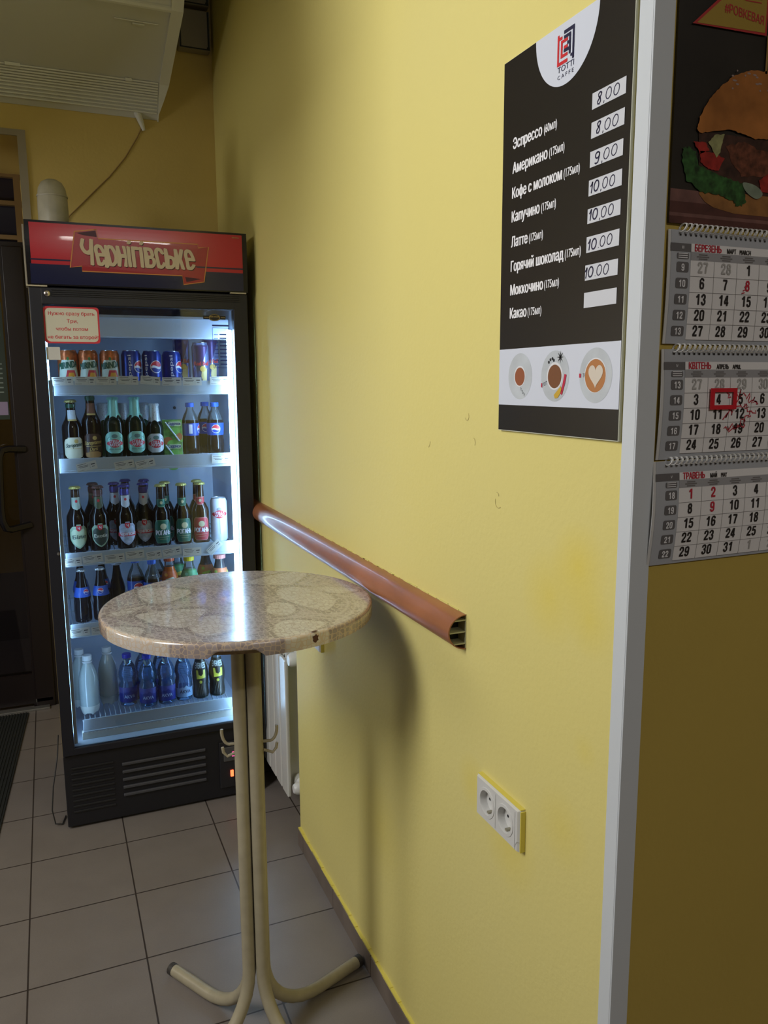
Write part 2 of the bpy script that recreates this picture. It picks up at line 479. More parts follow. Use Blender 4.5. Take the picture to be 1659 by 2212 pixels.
# ribbed door mat
mt = MB(); mat_m = mat('dark_ribbed_rubber', (.014,.017,.016), .75)
mt.poly(lambda u,v,w=0.: Vector((u,v,w)), [(-1.75,2.2),(-.990,2.2),(-.868,3.95),(-1.62,3.95)], .006, .006)
for k in range(60):
    t = k/60; x0 = -1.74+t*.75; x1 = -1.61+t*.74
    mt.poly(ID, [(x0,2.2),(x0+.006,2.2),(x1+.006,3.95),(x1,3.95)], .009, .003)
tag(mt.build('door_mat', mat_m), 'dark ribbed rubber mat lying in front of the door', 'mat')

# ------------------------------------------------------------------ refrigerator
FX0, FX1, FY0, FYB = -.722, -.032, 2.79, 3.385
fr = thing('display_fridge', 'tall black glass-door drinks fridge with a red and navy printed header', 'fridge', ((FX0+FX1)/2, 3.09, 0))
INN = mat('fridge_liner', (.58,.67,.80), .35)
b = MB()
b.box((FX0,2.835,.03),(FX0+.035,FYB,2.0)); b.box((FX1-.035,2.835,.03),(FX1,FYB,2.0))
b.box((FX0,FYB-.03,.03),(FX1,FYB,2.0)); b.box((FX0,2.835,1.83),(FX1,FYB,2.0))
b.box((FX0,2.835,.03),(FX1,FYB,.255))
b.build('body', mat('black_cabinet_sheet', (.014,.014,.018), .4), fr)
b = MB()
b.box((FX0+.035,2.85,.255),(FX0+.040,FYB-.03,1.83)); b.box((FX1-.040,2.85,.255),(FX1-.035,FYB-.03,1.83))
b.box((FX0+.035,FYB-.036,.255),(FX1-.035,FYB-.03,1.83)); b.box((FX0+.035,2.85,1.822),(FX1-.035,FYB-.03,1.83))
b.box((FX0+.035,2.85,.255),(FX1-.035,FYB-.03,.300))
b.box((FX0+.05,2.90,1.71),(FX1-.05,FYB-.04,1.745)); b.box((FX0+.05,2.875,1.69),(FX1-.05,2.90,1.76),.005)
b.build('liner', INN, fr)
for x in (FX0+.07, FX1-.07):
    for yy in (2.88, 3.33): MB().lathe([(.018,0),(.018,.03)], 12, (x,yy,0)).build('foot', BLACK, fr)
# base grille
b = MB(); b.box((FX0,FY0+.012,.008),(FX1,2.835,.272),.004)
gp = b.build('base_panel', BLACK, fr)
b = MB()
for k in range(5): z = .088+k*.029; b.box((-.532,FY0+.004,z),(-.24,FY0+.013,z+.0095),.002)
b.build('grille_bar', mat('dark_grey_grille', (.07,.07,.08), .45), gp)
b = MB()
for k in range(9): z = .06+k*.02; b.box((-.70,FY0+.008,z),(-.56,FY0+.013,z+.006),.001)
b.build('side_louvre', mat('black_louvre', (.018,.018,.02), .4), gp)
b = MB(); b.box((-.19,FY0+.004,.045),(-.05,FY0+.013,.225),.003)
cp = b.build('control_panel', mat('control_black', (.02,.02,.024), .3), fr)
MB().box((-.175,FY0-.0005,.150),(-.065,FY0+.005,.205),.002).build('thermostat_case', mat('dark_grey_plastic', (.09,.09,.09), .3), cp)
b = MB(); T = FL(FY0-.001)
def seg7(mb, T, u, v, s, digit, w=.001):
    segs = {'2':'abged', '4':'fgbc', '3':'abgcd'}[digit]
    P = {'a':(0,2,1,2),'b':(1,1,1,2),'c':(1,0,1,1),'d':(0,0,1,0),'e':(0,0,0,1),'f':(0,1,0,2),'g':(0,1,1,1)}
    for q in segs:
        a = P[q]; mb.ribbon(T, [(u+a[0]*s, v+a[1]*s), (u+a[2]*s, v+a[3]*s)], s*.25, w)
seg7(b, T, -.144, .169, .008, '2'); b.ribbon(T, [(-.129,.178),(-.121,.178)], .003, .001); b.ribbon(T, [(-.125,.171),(-.125,.185)], .003, .001)
b.build('digit', mat('red_led', (.9,.05,.15), .5, emit=(1,.05,.22), es=5), cp)
MB().box((-.152,FY0-.001,.088),(-.141,FY0+.006,.112),.001).build('power_switch', mat('orange_neon', (.9,.1,.03), .4, emit=(1,.10,.03), es=4), cp)
MB().box((-.133,FY0-.001,.094),(-.121,FY0+.006,.112),.001).build('green_switch', mat('yellow_neon', (.5,.4,.03), .4, emit=(.8,.6,.02), es=.5), cp)
# top header with the printed banner (gently bowed)
HZ0, HZ1 = 1.842, 2.036
def HB(u, v, w=0.):
    t = (v-(HZ0+HZ1)/2)/((HZ1-HZ0)/2)
    return Vector((u, 2.776+.003*t*t-w, v))
def gridpoly(mb, T, u0, u1, fv0, fv1, w, nv=8, nu=1):
    vs = []
    for j in range(nv+1):
        for i in range(nu+1):
            u = u0+(u1-u0)*i/nu; a, c = fv0(u), fv1(u); vs.append(T(u, a+(c-a)*j/nv, w))
    mb.add(vs, [(j*(nu+1)+i, j*(nu+1)+i+1, (j+1)*(nu+1)+i+1, (j+1)*(nu+1)+i) for j in range(nv) for i in range(nu)])
b = MB()
b.box((FX0,2.80,HZ0),(FX1,2.86,HZ1),.003)
k_ = lambda c: (lambda u: c)
gridpoly(b, HB, FX0, FX1, k_(HZ0), k_(HZ1), 0, 10)
b.box((FX0,2.784,HZ1-.006),(FX1,2.86,HZ1)); b.box((FX0,2.784,HZ0),(FX1,2.86,HZ0+.006))
hd = b.build('header', BLACKG, fr, smooth=False)
b = MB()
b.cur = 0; gridpoly(b, HB, -.708, -.048, lambda u: 1.905+.0*u, k_(2.029), .0012, 10)
b.cur = 1; gridpoly(b, HB, -.712, -.047, k_(1.846), k_(1.9055), .0012, 5); gridpoly(b, HB, -.710, -.048, k_(1.9165), k_(1.921), .0018, 1)
b.build('banner_film', [mat('banner_red', (.50,.020,.035), .22, coat=.3), mat('banner_navy', (.010,.014,.06), .22, coat=.3)], hd)
RIB = [(-.5773,2.0081),(-.5125,2.0179),(-.5077,1.9906),(-.1972,1.9912),(-.1953,1.9798),(-.1617,1.984),(-.1807,1.8711),(-.2478,1.8604),(-.2513,1.8881),(-.5613,1.8885),(-.5616,1.9039),(-.5961,1.8979)]
b = MB(); b.cur = 0; b.poly(HB, RIB, .0026); b.cur = 1
b.ribbon(HB, RIB+[RIB[0], RIB[1]], .0032, .0034)
b.cur = 2
b.poly(HB, [(-.5711,2.0041),(-.5149,2.0143),(-.5118,1.9947),(-.5545,1.9986)], .0032); b.poly(HB, [(-.242,1.8848),(-.1899,1.8801),(-.238,1.8687)], .0032)
b.build('ribbon_print', [mat('ribbon_dark_red', (.36,.016,.025), .25, coat=.3), mat('ribbon_gold_edge', (.62,.25,.06), .35), mat('ribbon_fold', (.06,.012,.03), .4)], hd)
b = MB()
for dx, dz, ww, c in ((.0022,-.0028,.0036,0),(.0040,-.0028,.0036,0),(-.0030,0,0.00440,1),(-.0015,.0012,0.00448,1),(0,0,0.00456,1),(.0015,-.0012,0.00464,1),(.0030,0,0.00472,1)):
    b.cur = c
    vs, tr, w0, ch = text2d('Чернігівське', 0.)
    S = .345/w0
    for si in (0,):
        P = []
        for (x, yv) in vs:
            u = -.558+x*S+dx; t = yv/ch
            z = 1.9085+dz+(t*.018 if t < 0 else t/.75*.060 if t < .75 else .060+(t-.75)/.25*.0145)
            P.append(HB(u+.004*math.sin((t)*6), z, ww))
        b.add(P, tr)
b.build('lettering', [mat('letter_shadow', (.05,.01,.01), .4), mat('cream_letters', (.62,.52,.36), .4)], hd)
for q0, q1 in (((FX0-.006,2.795,HZ0-.002),(FX0-.001,2.86,HZ1-.012)),((FX0-.004,2.779,HZ0-.004),(FX0+.055,2.79,HZ0+.001)),((FX1-.06,2.779,HZ0-.004),(FX1-.006,2.79,HZ0+.001))):
    MB().box(q0, q1).build('header_edge', mat('cream_edge_strip', (.50,.45,.33), .5), hd)
MB().text(HB, 'abinbev', -.082, 2.018, .025, .005, .0022, .01).build('small_print', mat('small_gold', (.5,.35,.12), .5), hd)
# door
GX0, GX1, GZ0, GZ1 = -.684, -.081, .300, 1.785
b = MB()
b.box((FX0,FY0,.275),(GX0,2.832,1.838),.003); b.box((GX1,FY0,.275),(FX1,2.832,1.838),.003)
b.box((GX0-.004,FY0,GZ1),(GX1+.004,2.832,1.838),.003); b.box((GX0-.004,FY0,.275),(GX1+.004,2.832,GZ0),.003)
dr = b.build('door', mat('black_door_frame', (.013,.014,.022), .38), fr)
b = MB()
for k in range(4): b.box((-.655,FY0-.004,1.811+k*.006),(-.06,FY0+.002,1.8135+k*.006))
b.build('ridged_grip', BLACK, dr)
MB().box((GX0,2.799,GZ0),(GX1,2.803,GZ1)).build('door_glass', glassy('fridge_glass', (.93,.96,.97)), dr)
MB().lathe([(.0001,0),(.009,0),(.009,.006),(.006,.008),(.0001,.008)], 20, (-.669,FY0,1.818), 'y').build('lock', mat('lock_chrome', (.55,.5,.48), .25, 1.), dr, smooth=True)
MB().lathe([(.0001,0),(.005,0),(.005,.003)], 14, (-.690,FY0,.985), 'y').build('screw_cap', mat('grey_cap', (.12,.12,.12), .4), dr)
b = MB(); b.box((GX0+.001,2.806,GZ0+.01),(GX0+.013,2.834,1.55),.002)
b.build('left_light_housing', mat('frosted_profile', (.40,.46,.54), .35), fr)
LED = mat('led_strip', (.9,.95,1), .5, emit=(.42,.68,1.0), es=LED_E)
MB().box((GX0+.002,2.836,.33),(GX0+.006,2.848,1.72)).build('led_strip', mat('left_led_strip', (.9,.95,1), .5, emit=(.42,.68,1.0), es=LED_E*.4), fr)
MB().box((GX1-.020,2.822,.315),(GX1-.003,2.834,1.72),.003).build('led_strip', LED, fr)
MB().box((FX0+.12,2.865,1.756),(FX1-.12,2.885,1.764)).build('top_diffuser', mat('frosted_profile'), fr)
b = MB(); b.box((GX0,2.806,.262),(GX1,2.85,.302),.004)
b.build('sill', mat('grey_sill', (.45,.5,.56), .4), fr)
SH = {1:1.535, 2:1.280, 3:.960, 4:.710, 5:.360}
for k, z in SH.items():
    b = MB()
    x0, x1 = -.668, -.086
    if k == 5: x0, x1 = -.650, -.125
    b.box((x0,2.850,z-.030),(x1,2.853,z+(.012 if k != 5 else .014)),.0012)     # upright front lip
    b.box((x0,2.848,z-.036),(x1,2.862,z-.028),.002)
    b.box((x0,2.853,z-.012),(x1,2.86,z-.004))
    for i in range(30):
        x = x0+.008+i*(x1-x0-.016)/29; b.box((x-.0015,2.855,z-.005),(x+.0015,3.33,z-.001))
    for yy in (2.90,3.1,3.3): b.box((x0,yy-.002,z-.010),(x1,yy+.002,z-.005))
    b.build('shelf', mat('white_shelf', (.46,.53,.60), .45), fr)
b = MB(); b.box((-.655,2.848,.300),(-.12,2.87,.330),.003)
for i in range(40): b.box((-.64+i*.0125,2.846,.322),(-.634+i*.0125,2.849,.326))
b.build('drain_tray', mat('cream_tray', (.66,.65,.58), .4), fr)
MB().lathe([(.0001,0),(.006,0),(.006,.003)], 14, (-.215,FYB-.036,1.44), 'y').build('wall_plug', mat('grey_cap'), fr)
# stickers on the door glass
T = FL(FY0+.009)
def sticker(name, mats, fill):
    b = MB(); fill(b); return b.build(name, mats, dr)
b = MB(); T0 = FL(2.7988)
b.cur = 0; b.rect(T0, -.6845,1.6655,-.5180,1.780,.0004,0,.010); b.cur = 1; b.rect(T0,-.6795,1.6705,-.523,1.775,.0008,0,.014)
b.cur = 2
for s_, u, v, wd in (('Нужно сразу брать',-.670,1.7535,.138),('Три,',-.6165,1.7300,.033),('чтобы потом',-.6495,1.7055,.095),('не бегать за второй!',-.6755,1.6800,.1515)):
    b.text(T0, s_, u, v, wd, .0105, .0012, .012)
b.build('note_sticker', [mat('sticker_red', (.62,.03,.05), .5), mat('sticker_cream', (.68,.66,.56), .5), mat('sticker_red')], dr)
b = MB(); b.rect(T0, -.6835,1.6135,-.6422,1.6540,.0006); b.build('small_sticker', mat('sticker_white', (.62,.62,.62), .5), dr)
b = MB(); b.cur = 0; b.rect(T0,-.184,1.752,-.108,1.764,.0006); b.disc(T0,-.146,1.758,.021,.0115,.0008); b.cur = 1
b.ring(T0,-.146,1.758,.017,.0185,.0012,24,.55); b.text(T0,'BEER HOUSE',-.161,1.7585,.030,.0042,.0014,.01)
for q in (-.18,-.124): b.rect(T0,q,1.7572,q+.014,1.7588,.0012)
b.build('black_gold_sticker', [INK, GOLD], dr)
b = MB(); b.cur = 0
b.rect(T0,-.155,1.729,-.099,1.7345,.0006)
for (u0,v0,u1,v1) in ((-.155,1.589,-.1535,1.725),(-.1005,1.589,-.099,1.725),(-.155,1.589,-.099,1.5905),(-.155,1.7235,-.099,1.725)): b.rect(T0,u0,v0,u1,v1,.0006)
for k in range(9):
    z = 1.600+k*.0125
    b.rect(T0,-.131,z,-.106,z+.004,.0006); b.rect(T0,-.150,z,-.136,z+.002,.0006)
b.build('blue_chart_sticker', mat('blue_print', (.03,.06,.30), .5), dr)

# ---- price tags on the shelf rails
PT = mat('price_tag_paper', (.68,.66,.60), .6); PI_ = mat('price_tag_ink', (.06,.06,.07), .6)
tg = MB(); TT = FL(0); tg.box((-.0325,0,-.014),(.0325,.0006,.014)); ptag0 = tg.build('price_tag', PT)
ti = MB()
for (u0,v0,u1,v1) in ((-.028,.009,.0,.0105),(-.026,.003,.006,.0045),(-.022,-.001,.003,.0005),(.014,.002,.027,.0055),(.016,-.005,.025,-.003),(-.03,-.0105,-.01,-.0098),(.010,-.008,.0104,.008)):
    ti.rect(TT,u0,v0,u1,v1,.0004)
ti.build('print', PI_, ptag0, local=True)
ORD = ['first','second','third','fourth','fifth','sixth','seventh','eighth','ninth']
SHN = {1:'top shelf rail',2:'second shelf rail from the top',3:'third shelf rail from the top',4:'fourth shelf rail from the top'}
TAGS = [(1,-.640,1.5545,2,1),(1,-.571,1.555,-1,1),(1,-.505,1.5548,0,1),(1,-.434,1.556,-2,1),(1,-.362,1.5555,-5,1),(1,-.291,1.552,0,1),(1,-.222,1.552,0,1),(1,-.128,1.554,0,1),
        (2,-.583,1.272,12,1),(2,-.462,1.272,9,1),(2,-.393,1.273,12,1),(2,-.133,1.277,-3,1),
        (3,-.648,.949,3,.9),(3,-.583,.955,6,1),(3,-.512,.951,2,1),(3,-.444,.957,3,.95),(3,-.380,.950,8,.8),(3,-.318,.956,10,1),(3,-.248,.950,1,1),(3,-.168,.960,42,.9),
        (4,-.640,.702,3,1),(4,-.570,.700,1,1)]
cnt = {}
for i, (sh, x, z, a, sx) in enumerate(TAGS):
    o = ptag0 if i == 0 else copy_tree(ptag0)
    cnt[sh] = cnt.get(sh, 0)+1
    o.location = (x, 2.8475-(i%3)*.0007, z-.008); o.rotation_euler = (0, -math.radians(a), 0); o.scale = (sx, 1, 1)
    extra = ', tilted' if a > 30 else ''
    tag(o, 'white price tag on the %s, %s from the left%s' % (SHN[sh], ORD[cnt[sh]-1], extra), 'price tag', 'price tags on the %s' % SHN[sh])

# ------------------------------------------------------------------ bottles and cans
def prof_r(prof, z):
    for (r0,z0),(r1,z1) in zip(prof[:-1], prof[1:]):
        if z1 > z0 and z0 <= z <= z1: return r0+(r1-r0)*(z-z0)/(z1-z0)
    return prof[-1][0]
def WRAP(prof, rot=0., e=.0005):
    def f(u, v, w=0.):
        r = prof_r(prof, v)+e+w; a = u/max(prof_r(prof, v), .004)+rot
        return Vector((r*math.sin(a), -r*math.cos(a), v))
    f.fine = .0045
    return f
def lab(mb, T, z0, z1, hw, w=0., rows=10, cols=14, cu=0.):
    f = hw if callable(hw) else (lambda t: hw)
    vs = []
    for j in range(rows+1):
        t = j/rows; z = z0+(z1-z0)*t
        for i in range(cols+1): vs.append(T(cu+(-1+2*i/cols)*f(t), z, w))
    mb.add(vs, [(j*(cols+1)+i, j*(cols+1)+i+1, (j+1)*(cols+1)+i+1, (j+1)*(cols+1)+i) for j in range(rows) for i in range(cols)])
def emblem(T, u, v, r, w, b, mi=(0,1,2)):
    b.cur = mi[0]; b.disc(T, u, v, r, r, w, 24)
    wav = lambda s, o: [(u+r*.92*q, v+r*(o+.22*math.sin(q*2.6)*s+.18*q)) for q in [-.95+.19*k for k in range(11)]]
    b.cur = mi[1]
    topw = [p for p in wav(-1, .12) if True]
    b.poly(T, topw+[(u+r*.9*math.cos(math.radians(a)), v+r*.9*math.sin(math.radians(a))) for a in range(15, 178, 18)], w+.0003)
    b.cur = mi[2]
    b.poly(T, wav(-1, -.25)+[(u+r*.9*math.cos(math.radians(a)), v+r*.9*math.sin(math.radians(a))) for a in range(-15, -172, -18)], w+.0003)
CANCOL = mat('can_aluminium', (.7,.7,.7), .25, 1.)
BROWNG = mat('dark_brown_glass', (.008,.004,.003), .10, spec=.4)
GREENG = mat('dark_green_glass', (.004,.014,.007), .10, spec=.4)
LGREEN = mat('lit_green_glass', (.012,.075,.02), .06, coat=.5)
EWHITE = mat('emblem_white', (.8,.8,.85), .4); ERED = mat('emblem_red', (.62,.03,.05), .4); EBLUE = mat('emblem_blue', (.01,.05,.38), .4)
COLA = mat('cola_liquid', (.016,.008,.006), .10, spec=.4)
CLEAR = glassy('clear_pet', (.72,.76,.78), diff=.12, dcol=(.5,.6,.65))
def start(name): return thing(name, '', 'drink')
def can(name, r, h, mcol, deco):
    t = start(name); p = [(r*.78,0),(r*.84,.002),(r,.008),(r,h-.014),(r*.86,h-.004),(r*.84,h-.001)]
    MB().lathe(p, 32).build('can_body', mcol, t, local=True, smooth=True)
    MB().lathe([(r*.84,h-.002),(r*.88,h),(r*.84,h),(r*.80,h-.004),(.0005,h-.004)], 32).build('lid', CANCOL, t, local=True, smooth=True)
    MB().box((-.006,-.012,h-.004),(.006,.008,h-.0025),.001).build('pull_tab', CANCOL, t, local=True)
    deco(t, p); return t
def beer_prof(r, h, neck=.0135, sh=.60, nz=.78):
    return [(r*.86,0),(r*.97,.003),(r,.010),(r,h*sh*.92),(r*.96,h*sh),(r*.80,h*(sh+.05)),(r*.60,h*(sh+.11)),(neck*1.15,h*nz),(neck,h*.93),(neck,h*.945),(neck*1.1,h*.95),(neck*1.1,h*.965)]
def bottle(name, prof, m, capm, deco, cap=None, crown=True):
    t = start(name); h = prof[-1][1]
    MB().lathe(prof, 32).build('glass_body' if crown else 'bottle_body', m, t, local=True, smooth=True)
    r = prof[-1][0]
    if crown:
        b = MB(); n = 42; rows = [(r*1.06,h+.001),(r*1.30,h-.002+.0),(r*1.18,h+.0045),(r*.9,h+.0065),(.0005,h+.007)]
        vs = []
        for j, (rr, z) in enumerate(rows):
            for k in range(n):
                q = rr*(1+(.07 if (j == 1 and k % 2) else 0)); a = 2*PI*k/n; vs.append((q*math.cos(a), q*math.sin(a), z))
        b.add(vs, [(j*n+k, j*n+(k+1)%n, (j+1)*n+(k+1)%n, (j+1)*n+k) for j in range(4) for k in range(n)])
        b.build('crown_cap', capm, t, local=True)
    else:
        MB().lathe([(r*1.16,h-.004),(r*1.22,h-.002),(r*1.22,h+.010),(r*1.05,h+.012),(.0005,h+.012)], 24).build('screw_cap', capm, t, local=True, smooth=True)
    deco(t, prof); return t
shieldw = lambda W_: (lambda t: W_*(math.sin(min(1, t/.55)*PI/2)**.75 if t < .55 else (1.0 if t < .86 else 1-.35*(t-.86)/.14)))
softw = lambda W_, q=.5: (lambda t: W_*(1-abs(2*t-1)**6*.45)*(1 if t > .28 else (q+(1-q)*math.sin(t/.28*PI/2))))
P = {}
# --- cans
def deco_orange(t, p):
    T = WRAP(p); b = MB()
    b.cur = 0; lab(b, T, .010, .082, lambda q: .036*(1-.45*q**2), 0, 8, 14)
    b.cur = 1; lab(b, T, .026, .048, lambda q: .017*(1-q*.3), .0008, 4, 8, .008); b.cur = 2; lab(b, T, .026, .040, lambda q: .011*(1-q*.3), .0012, 4, 8, .009)
    b.cur = 3; b.disc(T, .0, .086, .004, .006, .0006, 10)
    l = b.build('label', [mat('label_pale_green', (.62,.68,.55), .4), mat('label_red', (.6,.04,.05), .4), mat('label_orange_fruit', (.8,.35,.03), .4), mat('leaf_green', (.04,.2,.05), .4)], t, local=True)
    MB().text(T, 'MIRINDA', -.031, .050, .062, .021, .0012, .03, slope=.16).build('lettering', mat('dark_green_letters', (.015,.10,.06), .4), l, local=True)
P['orange_can'] = can('soda_can', .0325, .115, mat('can_orange', (.55,.13,.03), .3, .4, noise=.4, nscale=90), deco_orange)
def deco_blue(t, p, rot=0.):
    T = WRAP(p, rot); b = MB(); emblem(T, .012, .060, .0215, .0004, b)
    l = b.build('emblem', [EWHITE, ERED, EBLUE], t, local=True)
    VT = lambda u, v, w=0.: T(-.019-v, .020+u, w)
    MB().text(VT, 'pepsi', .008, 0, .072, .011, .0008, .015).build('lettering', EWHITE, l, local=True)
CB = mat('can_blue', (.010,.035,.26), .28, .35)
P['blue_can'] = can('soda_can', .0325, .115, CB, deco_blue)
P['blue_can_b'] = can('soda_can', .0325, .115, CB, lambda t, p: deco_blue(t, p, -.55))
P['blue_can_c'] = can('soda_can', .0325, .115, CB, lambda t, p: deco_blue(t, p, .62))
def deco_energy(t, p):
    T = WRAP(p); b = MB(); h = p[-1][1]
    b.cur = 0; b.poly(T, [(-.026,h*.42),(.0,h*.47),(.027,h*.94),(-.002,h*.94),(-.027,h*.94),(-.027,h*.6)], .0003)
    b.cur = 2; b.poly(T, [(.004,.004),(.016,.004),(.020,h*.40),(.004,h*.30),(.0,h*.34),(-.003,h*.20)], .0006)
    b.cur = 1; b.disc(T, .004, h*.37, .010, .010, .0008, 18)
    l = b.build('panel_print', [mat('can_dark_purple', (.05,.03,.13), .3, .4), mat('label_yellow', (.75,.50,.10), .4), mat('label_yellow_pale', (.75,.60,.25), .4)], t, local=True)
    MB().text(T, 'Red Bull', -.026, h*.455, .052, .013, .0012, .03).build('lettering', mat('label_red'), l, local=True)
SILV = mat('can_silver_blue', (.25,.30,.52), .22, .8)
P['tall_can'] = can('energy_drink_can', .0295, .168, SILV, deco_energy)
P['short_tall'] = can('energy_drink_can', .0295, .145, SILV, deco_energy)
def red_medal(T, b, u, v, s, mi, ww=.0008):
    b.cur = mi; pts = []
    for k in range(28):
        a = 2*PI*k/28; q = 1+.10*math.cos(4*a); pts.append((u+s*1.35*q*math.cos(a), v+s*.68*q*math.sin(a)))
    b.poly(T, pts, ww)
def deco_whitecan(t, p):
    T = WRAP(p, .1); b = MB(); red_medal(T, b, 0, .103, .020, 0); b.cur = 1
    b.disc(T, 0, .122, .010, .006, .0004, 16); b.rect(T, -.0006, .03, .0006, .085, .0004)
    l = b.build('label', [ERED, mat('grey_print', (.35,.36,.38), .4)], t, local=True)
    MB().text(T, 'STELLA', -.018, .104, .036, .0085, .0014, .03).text(T, 'ARTOIS', -.018, .0935, .036, .0085, .0014, .03).build('lettering', EWHITE, l, local=True)
P['white_can'] = can('beer_can', .0305, .162, mat('can_white', (.78,.80,.84), .3, .15), deco_whitecan)
# --- beers on the second shelf
def deco_star(dark):
    def f(t, p):
        h = p[-1][1]; T = WRAP(p, .12 if not dark else -.05); b = MB(); b.cur = 0
        lab(b, T, .004, h*.40, softw(.036, .8), 0)
        b.cur = 1; b.disc(T, .006, h*.335, .007, .007, .0006, 16); b.rect(T, -.024, h*.205, .028, h*.212, .0006)
        if dark: b.cur = 3; lab(b, T, .006, h*.13, softw(.026, .7), .0004, 5, 8)
        l = b.build('label', [mat('label_cream', (.66,.62,.45), .45) if not dark else mat('label_dark_brown', (.06,.025,.015), .4),
                   mat('label_gold', (.55,.38,.12), .4), INK, mat('label_amber', (.45,.24,.08), .45)], t, local=True)
        b = MB(); b.text(T, 'Staropramen', -.029, h*.225, .058, .0135, .001, .02, shear=.25, slope=.10)
        if dark: b.text(T, 'Dark', -.012, h*.135, .026, .012, .001, .02, shear=.25, slope=.12)
        b.build('lettering', mat('label_dark_green', (.02,.06,.05), .4) if not dark else mat('label_gold'), l, local=True)
        b = MB(); b.cur = 0; lab(b, T, h*.70, h*.86, .0145, .0002, 5, 10); b.cur = 1; lab(b, T, h*.68, h*.705, .0145, .0006, 2, 10)
        b.build('neck_label', [mat('neck_silver', (.5,.53,.55), .4) if not dark else mat('neck_brown', (.18,.07,.04), .4), mat('label_gold')], t, local=True)
        MB().lathe([(.0150,h*.90),(.0162,h*.93),(.0160,h*.965)], 24, cap=False).build('neck_foil', mat('foil_green', (.01,.06,.03), .35), t, local=True)
    return f
P['light_lager'] = bottle('beer_bottle', beer_prof(.032,.205,.0135,.58,.76), BROWNG, mat('cap_gold', (.55,.45,.16), .35, .6), deco_star(False))
P['dark_lager'] = bottle('beer_bottle', beer_prof(.032,.232,.0135,.58,.76), BROWNG, mat('cap_gold'), deco_star(True))
def deco_stella(mint, full=True):
    def f(t, p):
        h = p[-1][1]; T = WRAP(p, .02); FO = mat('foil_mint', (.30,.62,.50), .35, .2) if mint else mat('foil_white', (.66,.70,.72), .35, .2)
        foil = [(max(.0205,prof_r(p, h*.69)+.0006), h*.69),(max(.0190,prof_r(p, h*.76)+.0008), h*.76),(.0160, h*.95),(.0160,h*.985),(.0145,h*1.005),(.0005,h*1.006)]
        b = MB(); n = 28; vs = []
        for j, (rr, z) in enumerate(foil):
            for k in range(n):
                a = 2*PI*k/n; zz = z+(h*.025*math.cos(a*4) if j == 0 else 0); vs.append((rr*math.sin(a), -rr*math.cos(a), zz))
        b.add(vs, [(j*n+k, j*n+(k+1)%n, (j+1)*n+(k+1)%n, (j+1)*n+k) for j in range(len(foil)-1) for k in range(n)])
        fo = b.build('neck_foil', FO, t, local=True, smooth=True)
        if not mint:
            b = MB(); random.seed(2)
            for k in range(16):
                a = random.uniform(-.016,.016); z = h*random.uniform(.74,.96); TF = WRAP(foil, 0, .0006); b.disc(TF, a, z, .0013, .0013, .0, 8)
            b.build('foil_print', mat('grey_print'), fo, local=True)
        if not full: return
        b = MB(); b.cur = 0
        lab(b, T, h*.10, h*.46, lambda q: .034*(math.sin(min(1, (q+.06)/.30)*PI/2)**.8)*(1 if q < .72 else math.cos((q-.72)/.28*1.15)), 0, 14, 14)
        red_medal(T, b, .002, h*.265, .0195, 1); b.cur = 2; b.disc(T, .002, h*.385, .010, .007, .0006, 16)
        b.ribbon(T, [(-.027,h*.25),(-.024,h*.34),(-.016,h*.37)], .002, .0005); b.ribbon(T, [(.030,h*.25),(.028,h*.34),(.020,h*.37)], .002, .0005)
        if mint: b.text(T, 'Non Alcool', -.018, h*.155, .040, .006, .001, .01, shear=.2)
        l = b.build('label', [FO, ERED, mat('grey_green_print', (.12,.22,.20), .4)], t, local=True)
        MB().text(T, 'STELLA', -.016, h*.272, .036, .0095, .0014, .03).text(T, 'ARTOIS', -.016, h*.218, .036, .0095, .0014, .03).build('lettering', EWHITE, l, local=True)
    return f
P['mint'] = bottle('beer_bottle', beer_prof(.0345,.214,.014,.60,.74), GREENG, mat('foil_mint', (.30,.62,.50), .35, .2), deco_stella(True))
P['white_st'] = bottle('beer_bottle', beer_prof(.0300,.190,.013,.58,.74), GREENG, mat('foil_white', (.66,.70,.72), .35, .2), deco_stella(False))
P['green_back'] = bottle('beer_bottle', beer_prof(.0320,.190,.013,.58,.74), LGREEN, mat('foil_white'), deco_stella(False, False))
# --- juice cartons
def carton(name, h):
    t = start(name); MB().box((-.0345,-.022,0),(.0345,.022,h),.0015).build('carton_body', mat('carton_green', (.16,.36,.09), .4, noise=.55, nscale=45), t, local=True)
    T = FL(-.0222); b = MB(); z = h
    b.cur = 0; b.disc(T, -.016, z-.075, .017, .015, .0002, 20); b.disc(T, .022, z-.060, .012, .014, .0002, 20); b.cur = 1; b.disc(T, .008, z-.040, .018, .014, .0002, 20); b.disc(T,.0,z-.085,.02,.014,.0004,20)
    b.cur = 2; b.rect(T, -.014, z-.022, .031, z-.006, .0004, 0, .005)
    l = b.build('label', [mat('apple_red', (.48,.16,.06), .4), mat('apple_green', (.22,.48,.10), .4), mat('pale_green_patch', (.55,.66,.38), .4)], t, local=True)
    MB().text(T, 'Садочок', -.016, z-.019, .046, .011, .0008, .025).build('lettering', mat('indigo_letters', (.03,.03,.20), .4), l, local=True)
    MB().tube([(-.024,-.0265,z-.008),(.023,-.0265,z-.075)], .003, 10).build('straw', mat('straw_white', (.62,.72,.74), .3), t, local=True, smooth=True)
    return t
P['juice'] = carton('juice_carton', .080)
P['juice_low'] = carton('juice_carton', .050)
